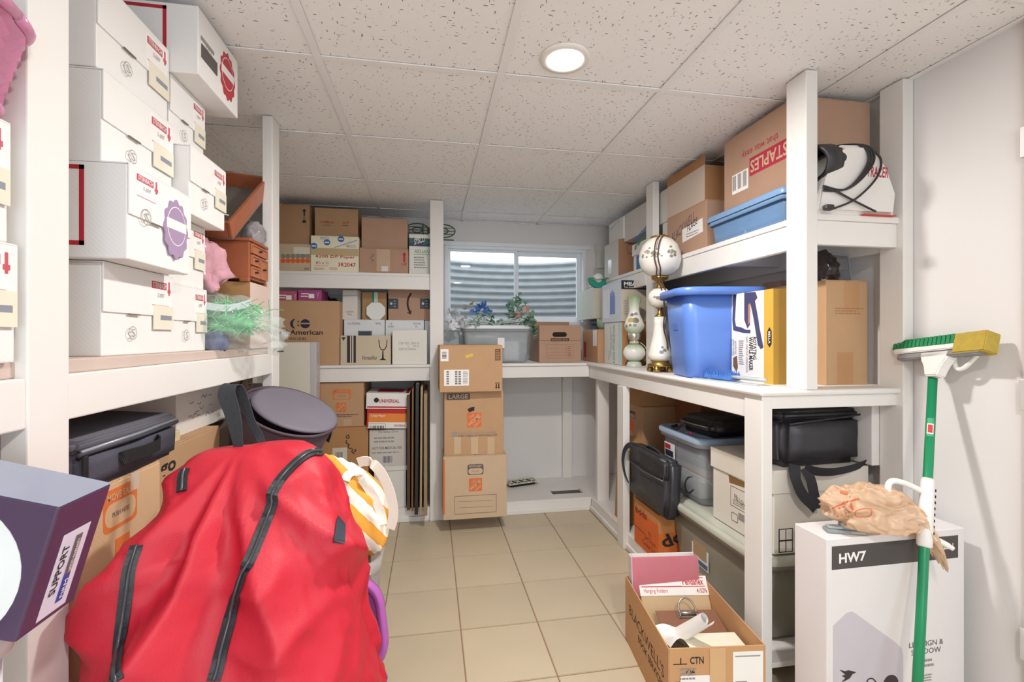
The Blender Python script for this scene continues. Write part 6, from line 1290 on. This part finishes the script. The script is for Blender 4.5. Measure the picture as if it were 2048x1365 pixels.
# ================================================================== under the window: clear bin, drawer box and artificial flowers
cw = tote('storage_bin', 'frosted clear storage bin with white card under the artificial flowers', (on_y(995, 700, 3.27).x), 3.40, 1.05, .50, .26, .255, G('frosted_plastic', '#d3dade', .3, mixf=.34, tint=.2), 0, .93, .03, .012, lid=True, lidmat=C('#dfe6ea', .35, 'plastic', .03))
x_ = on_y(1023, 700, 3.28).x-cw.root.location.x; box('white_card', x_-.05, x_+.055, -.104, -.101, .02, .155, PAPER, cw.root, 0)
for k in range(26): box('yellow_piece', 0, .022, 0, .02, 0, .018, C('#d8cf9a', .7, 'foam', .1), cw.root, .005).location = (random.uniform(-.02, .17), random.uniform(-.09, .05), .015+random.uniform(0, .075))
cw.FR('F', .50, .42, .60, .70, PAPER, 'label'); cw.root.children[-1].location.y = .014
dw = thing('drawer_box', 'small grey plastic drawer box with pink label behind the centre stack', 'drawer box', (on_y(900, 670, 3.45).x, 3.48, 1.05)); box('shell', -.065, .065, -.09, .09, 0, .235, C('#a9b0b2', .35, 'plastic', .04), dw, .006); box('drawer_front', -.055, .055, -.096, -.09, .02, .125, C('#b9a7a3', .35, 'plastic', .04), dw, .003); box('label', -.045, .045, -.0975, -.096, .05, .11, C('#c58f85', .6, 'paper'), dw, 0)
# flowers
zt_ = 1.05+.255+.016; FC = Vector((cw.root.location.x, 3.36, zt_))
def leaf_mesh(name, ln, wd, fold=.25):
    bm = new(); k = 6; L0 = []; 
    for i in range(k+1):
        t = i/k; w_ = wd*math.sin(PI*min(1, t*1.02+.02))**.8*(1-.25*t); z = .25*ln*t*t*-1
        L0.append([bm.verts.new(p) for p in ((t*ln, -w_/2, z+fold*w_), (t*ln, 0, z), (t*ln, w_/2, z+fold*w_))])
    for a, b in zip(L0, L0[1:]):
        for j in (0, 1): bm.faces.new((a[j], a[j+1], b[j+1], b[j]))
    me = bpy.data.meshes.new(name); bm.to_mesh(me); bm.free()
    for p in me.polygons: p.use_smooth = True
    return me
def petal_flower(name, n, ln, wd, up):
    bm = new()
    for i in range(n):
        a = 2*PI*i/n; c, s_ = math.cos(a), math.sin(a); v = [bm.verts.new((c*r*ln-s_*w_*wd, s_*r*ln+c*w_*wd, up*ln*r*(1-.3*r))) for r, w_ in ((.05, -.1), (.05, .1), (.55, .5), (1, .1), (1, -.1), (.55, -.5))]
        bm.faces.new(v)
    bmesh.ops.create_icosphere(bm, subdivisions=1, radius=ln*.16)
    me = bpy.data.meshes.new(name); bm.to_mesh(me); bm.free(); return me
LG = [C('#4c8a5e', .45, 'leaf', .2, 30), C('#6fa37e', .45, 'leaf', .2, 30), C('#9fbfa8', .4, 'leaf', .2, 30), C('#3f6d57', .5, 'leaf', .2, 30)]
lm = []
for m in LG: me = leaf_mesh('leaf', .055, .028); me.materials.append(m); lm.append(me)
def spray(name, label, cat, base, dirs, stemmat, leafn=0, leaves=lm, flowers=None, fl_n=0, spread=.04, curl=0, stem_r=.0022, lscale=1):
    t = thing(name, label, cat, base, group='artificial flowers under the window')
    for d in dirs:
        d = Vector(d); p = [Vector((0, 0, .006))+d*f+Vector((0, 0, .02*math.sin(f*PI)*curl)) for f in (0, .33, .66, 1)]; p = smooth_path(p, 3)
        tube('stem', p, stem_r, stemmat, t, 5)
        for k in range(leafn):
            f = .25+.75*(k+random.random()*.6)/leafn; q = p[min(len(p)-1, int(f*(len(p)-1)))]
            o = bpy.data.objects.new('leaf', random.choice(leaves)); link(o, t); o.location = q
            o.rotation_euler = (random.uniform(-.8, .8), random.uniform(-1.1, .3), random.uniform(0, 2*PI)); s_ = random.uniform(.7, 1.2)*lscale; o.scale = (s_, s_, s_)
        for k in range(fl_n):
            o = bpy.data.objects.new('blossom', random.choice(flowers)); link(o, t); o.location = p[-1]+Vector((random.gauss(0, spread), random.gauss(0, spread*.6), abs(random.gauss(0, spread*.7)))); o.rotation_euler = (random.uniform(0, 1.9), random.uniform(-.6, .6), random.uniform(0, 6)); s_ = random.uniform(.8, 1.3); o.scale = (s_, s_, s_)
    return t
SG = C('#7b9484', .5, 'stem', .2); SGW = C('#c9d3d2', .4, 'stem', .1)
def blossom(hexc, n, ln, wd, up): me = petal_flower('blossom', n, ln, wd, up); me.materials.append(C(hexc, .5, 'petal', .12, 40)); return me
spray('leafy_branch', 'bushy green artificial leaf branch lying on the frosted storage bin', 'artificial plant', FC+Vector((.10, 0, .0)), [(.05, -.02, .22), (.10, .0, .19), (.0, .02, .15), (.15, -.03, .12), (.08, .03, .24), (.13, 0, .16)], SG, 13, lm[:2]+lm[1:3])
spray('leafy_branch', 'pale green artificial leaf branch trailing over the corner of the frosted bin', 'artificial plant', FC+Vector((.19, -.06, .0)), [(.05, -.05, .05), (.07, -.06, -.02), (.09, -.045, .02), (.075, -.06, .075)], SG, 9, lm[2:3]+lm[1:3])
o_ = spray('leafy_branch', 'drooping green artificial ivy sprig at the end of the frosted bin', 'artificial plant', FC+Vector((.235, -.11, .0)), [(.035, -.03, -.07), (.025, -.035, -.12)], SG, 8, lm[1:4], lscale=.8)
spray('flower_stem', 'artificial white blossom spray at the drawer box end of the frosted bin', 'artificial flower', FC+Vector((-.05, -.06, .0)), [(-.22, -.05, .03), (-.26, -.03, .06), (-.21, -.06, -.0), (-.28, -.05, .01), (-.25, -.07, -.03)], SGW, 1, lm[2:3], [blossom('#e4e8ec', 6, .022, .03, .5), blossom('#d9dee6', 5, .018, .03, .7)], 7, .022)
spray('flower_stem', 'artificial blue star flowers on thin stems over the frosted bin', 'artificial flower', FC+Vector((.0, .0, .0)), [(-.12, .0, .11), (-.09, .02, .14), (-.15, .0, .085), (-.075, .0, .09)], SG, 2, lm[3:4], [blossom('#3f6fc4', 6, .026, .016, .4), blossom('#5a86d6', 6, .017, .014, .5)], 5, .016)
spray('flower_stem', 'artificial dull yellow rose buds on grey stems beside the blue star flowers', 'artificial flower', FC+Vector((.0, -.02, .0)), [(-.22, .0, .12), (-.29, -.02, .08), (-.16, .02, .14)], SG, 1, lm[2:4], [blossom('#b7a66a', 5, .022, .03, 1.1), blossom('#a09890', 5, .024, .03, 1.0)], 1, .004)
spray('flower_stem', 'artificial dusty pink roses among the green leaf branch', 'artificial flower', FC+Vector((.08, -.05, .0)), [(.06, -.02, .06), (.08, -.03, .045), (.14, -.02, .10), (.17, -.03, .03)], SG, 1, lm[1:3], [blossom('#c8a39c', 7, .024, .03, .9), blossom('#b98f86', 7, .02, .03, .9)], 2, .012)
spray('flower_stem', 'bundle of bare silvery artificial stems lying across the frosted bin', 'artificial flower', FC+Vector((-.02, -.07, .0)), [(random.uniform(-.24, -.05), random.uniform(-.05, .04), random.uniform(.0, .05)) for _ in range(16)]+[(random.uniform(.08, .22), random.uniform(-.05, .03), random.uniform(.0, .045)) for _ in range(16)], SGW, 1, lm[2:4], stem_r=.0026, lscale=.8)
flush_text()
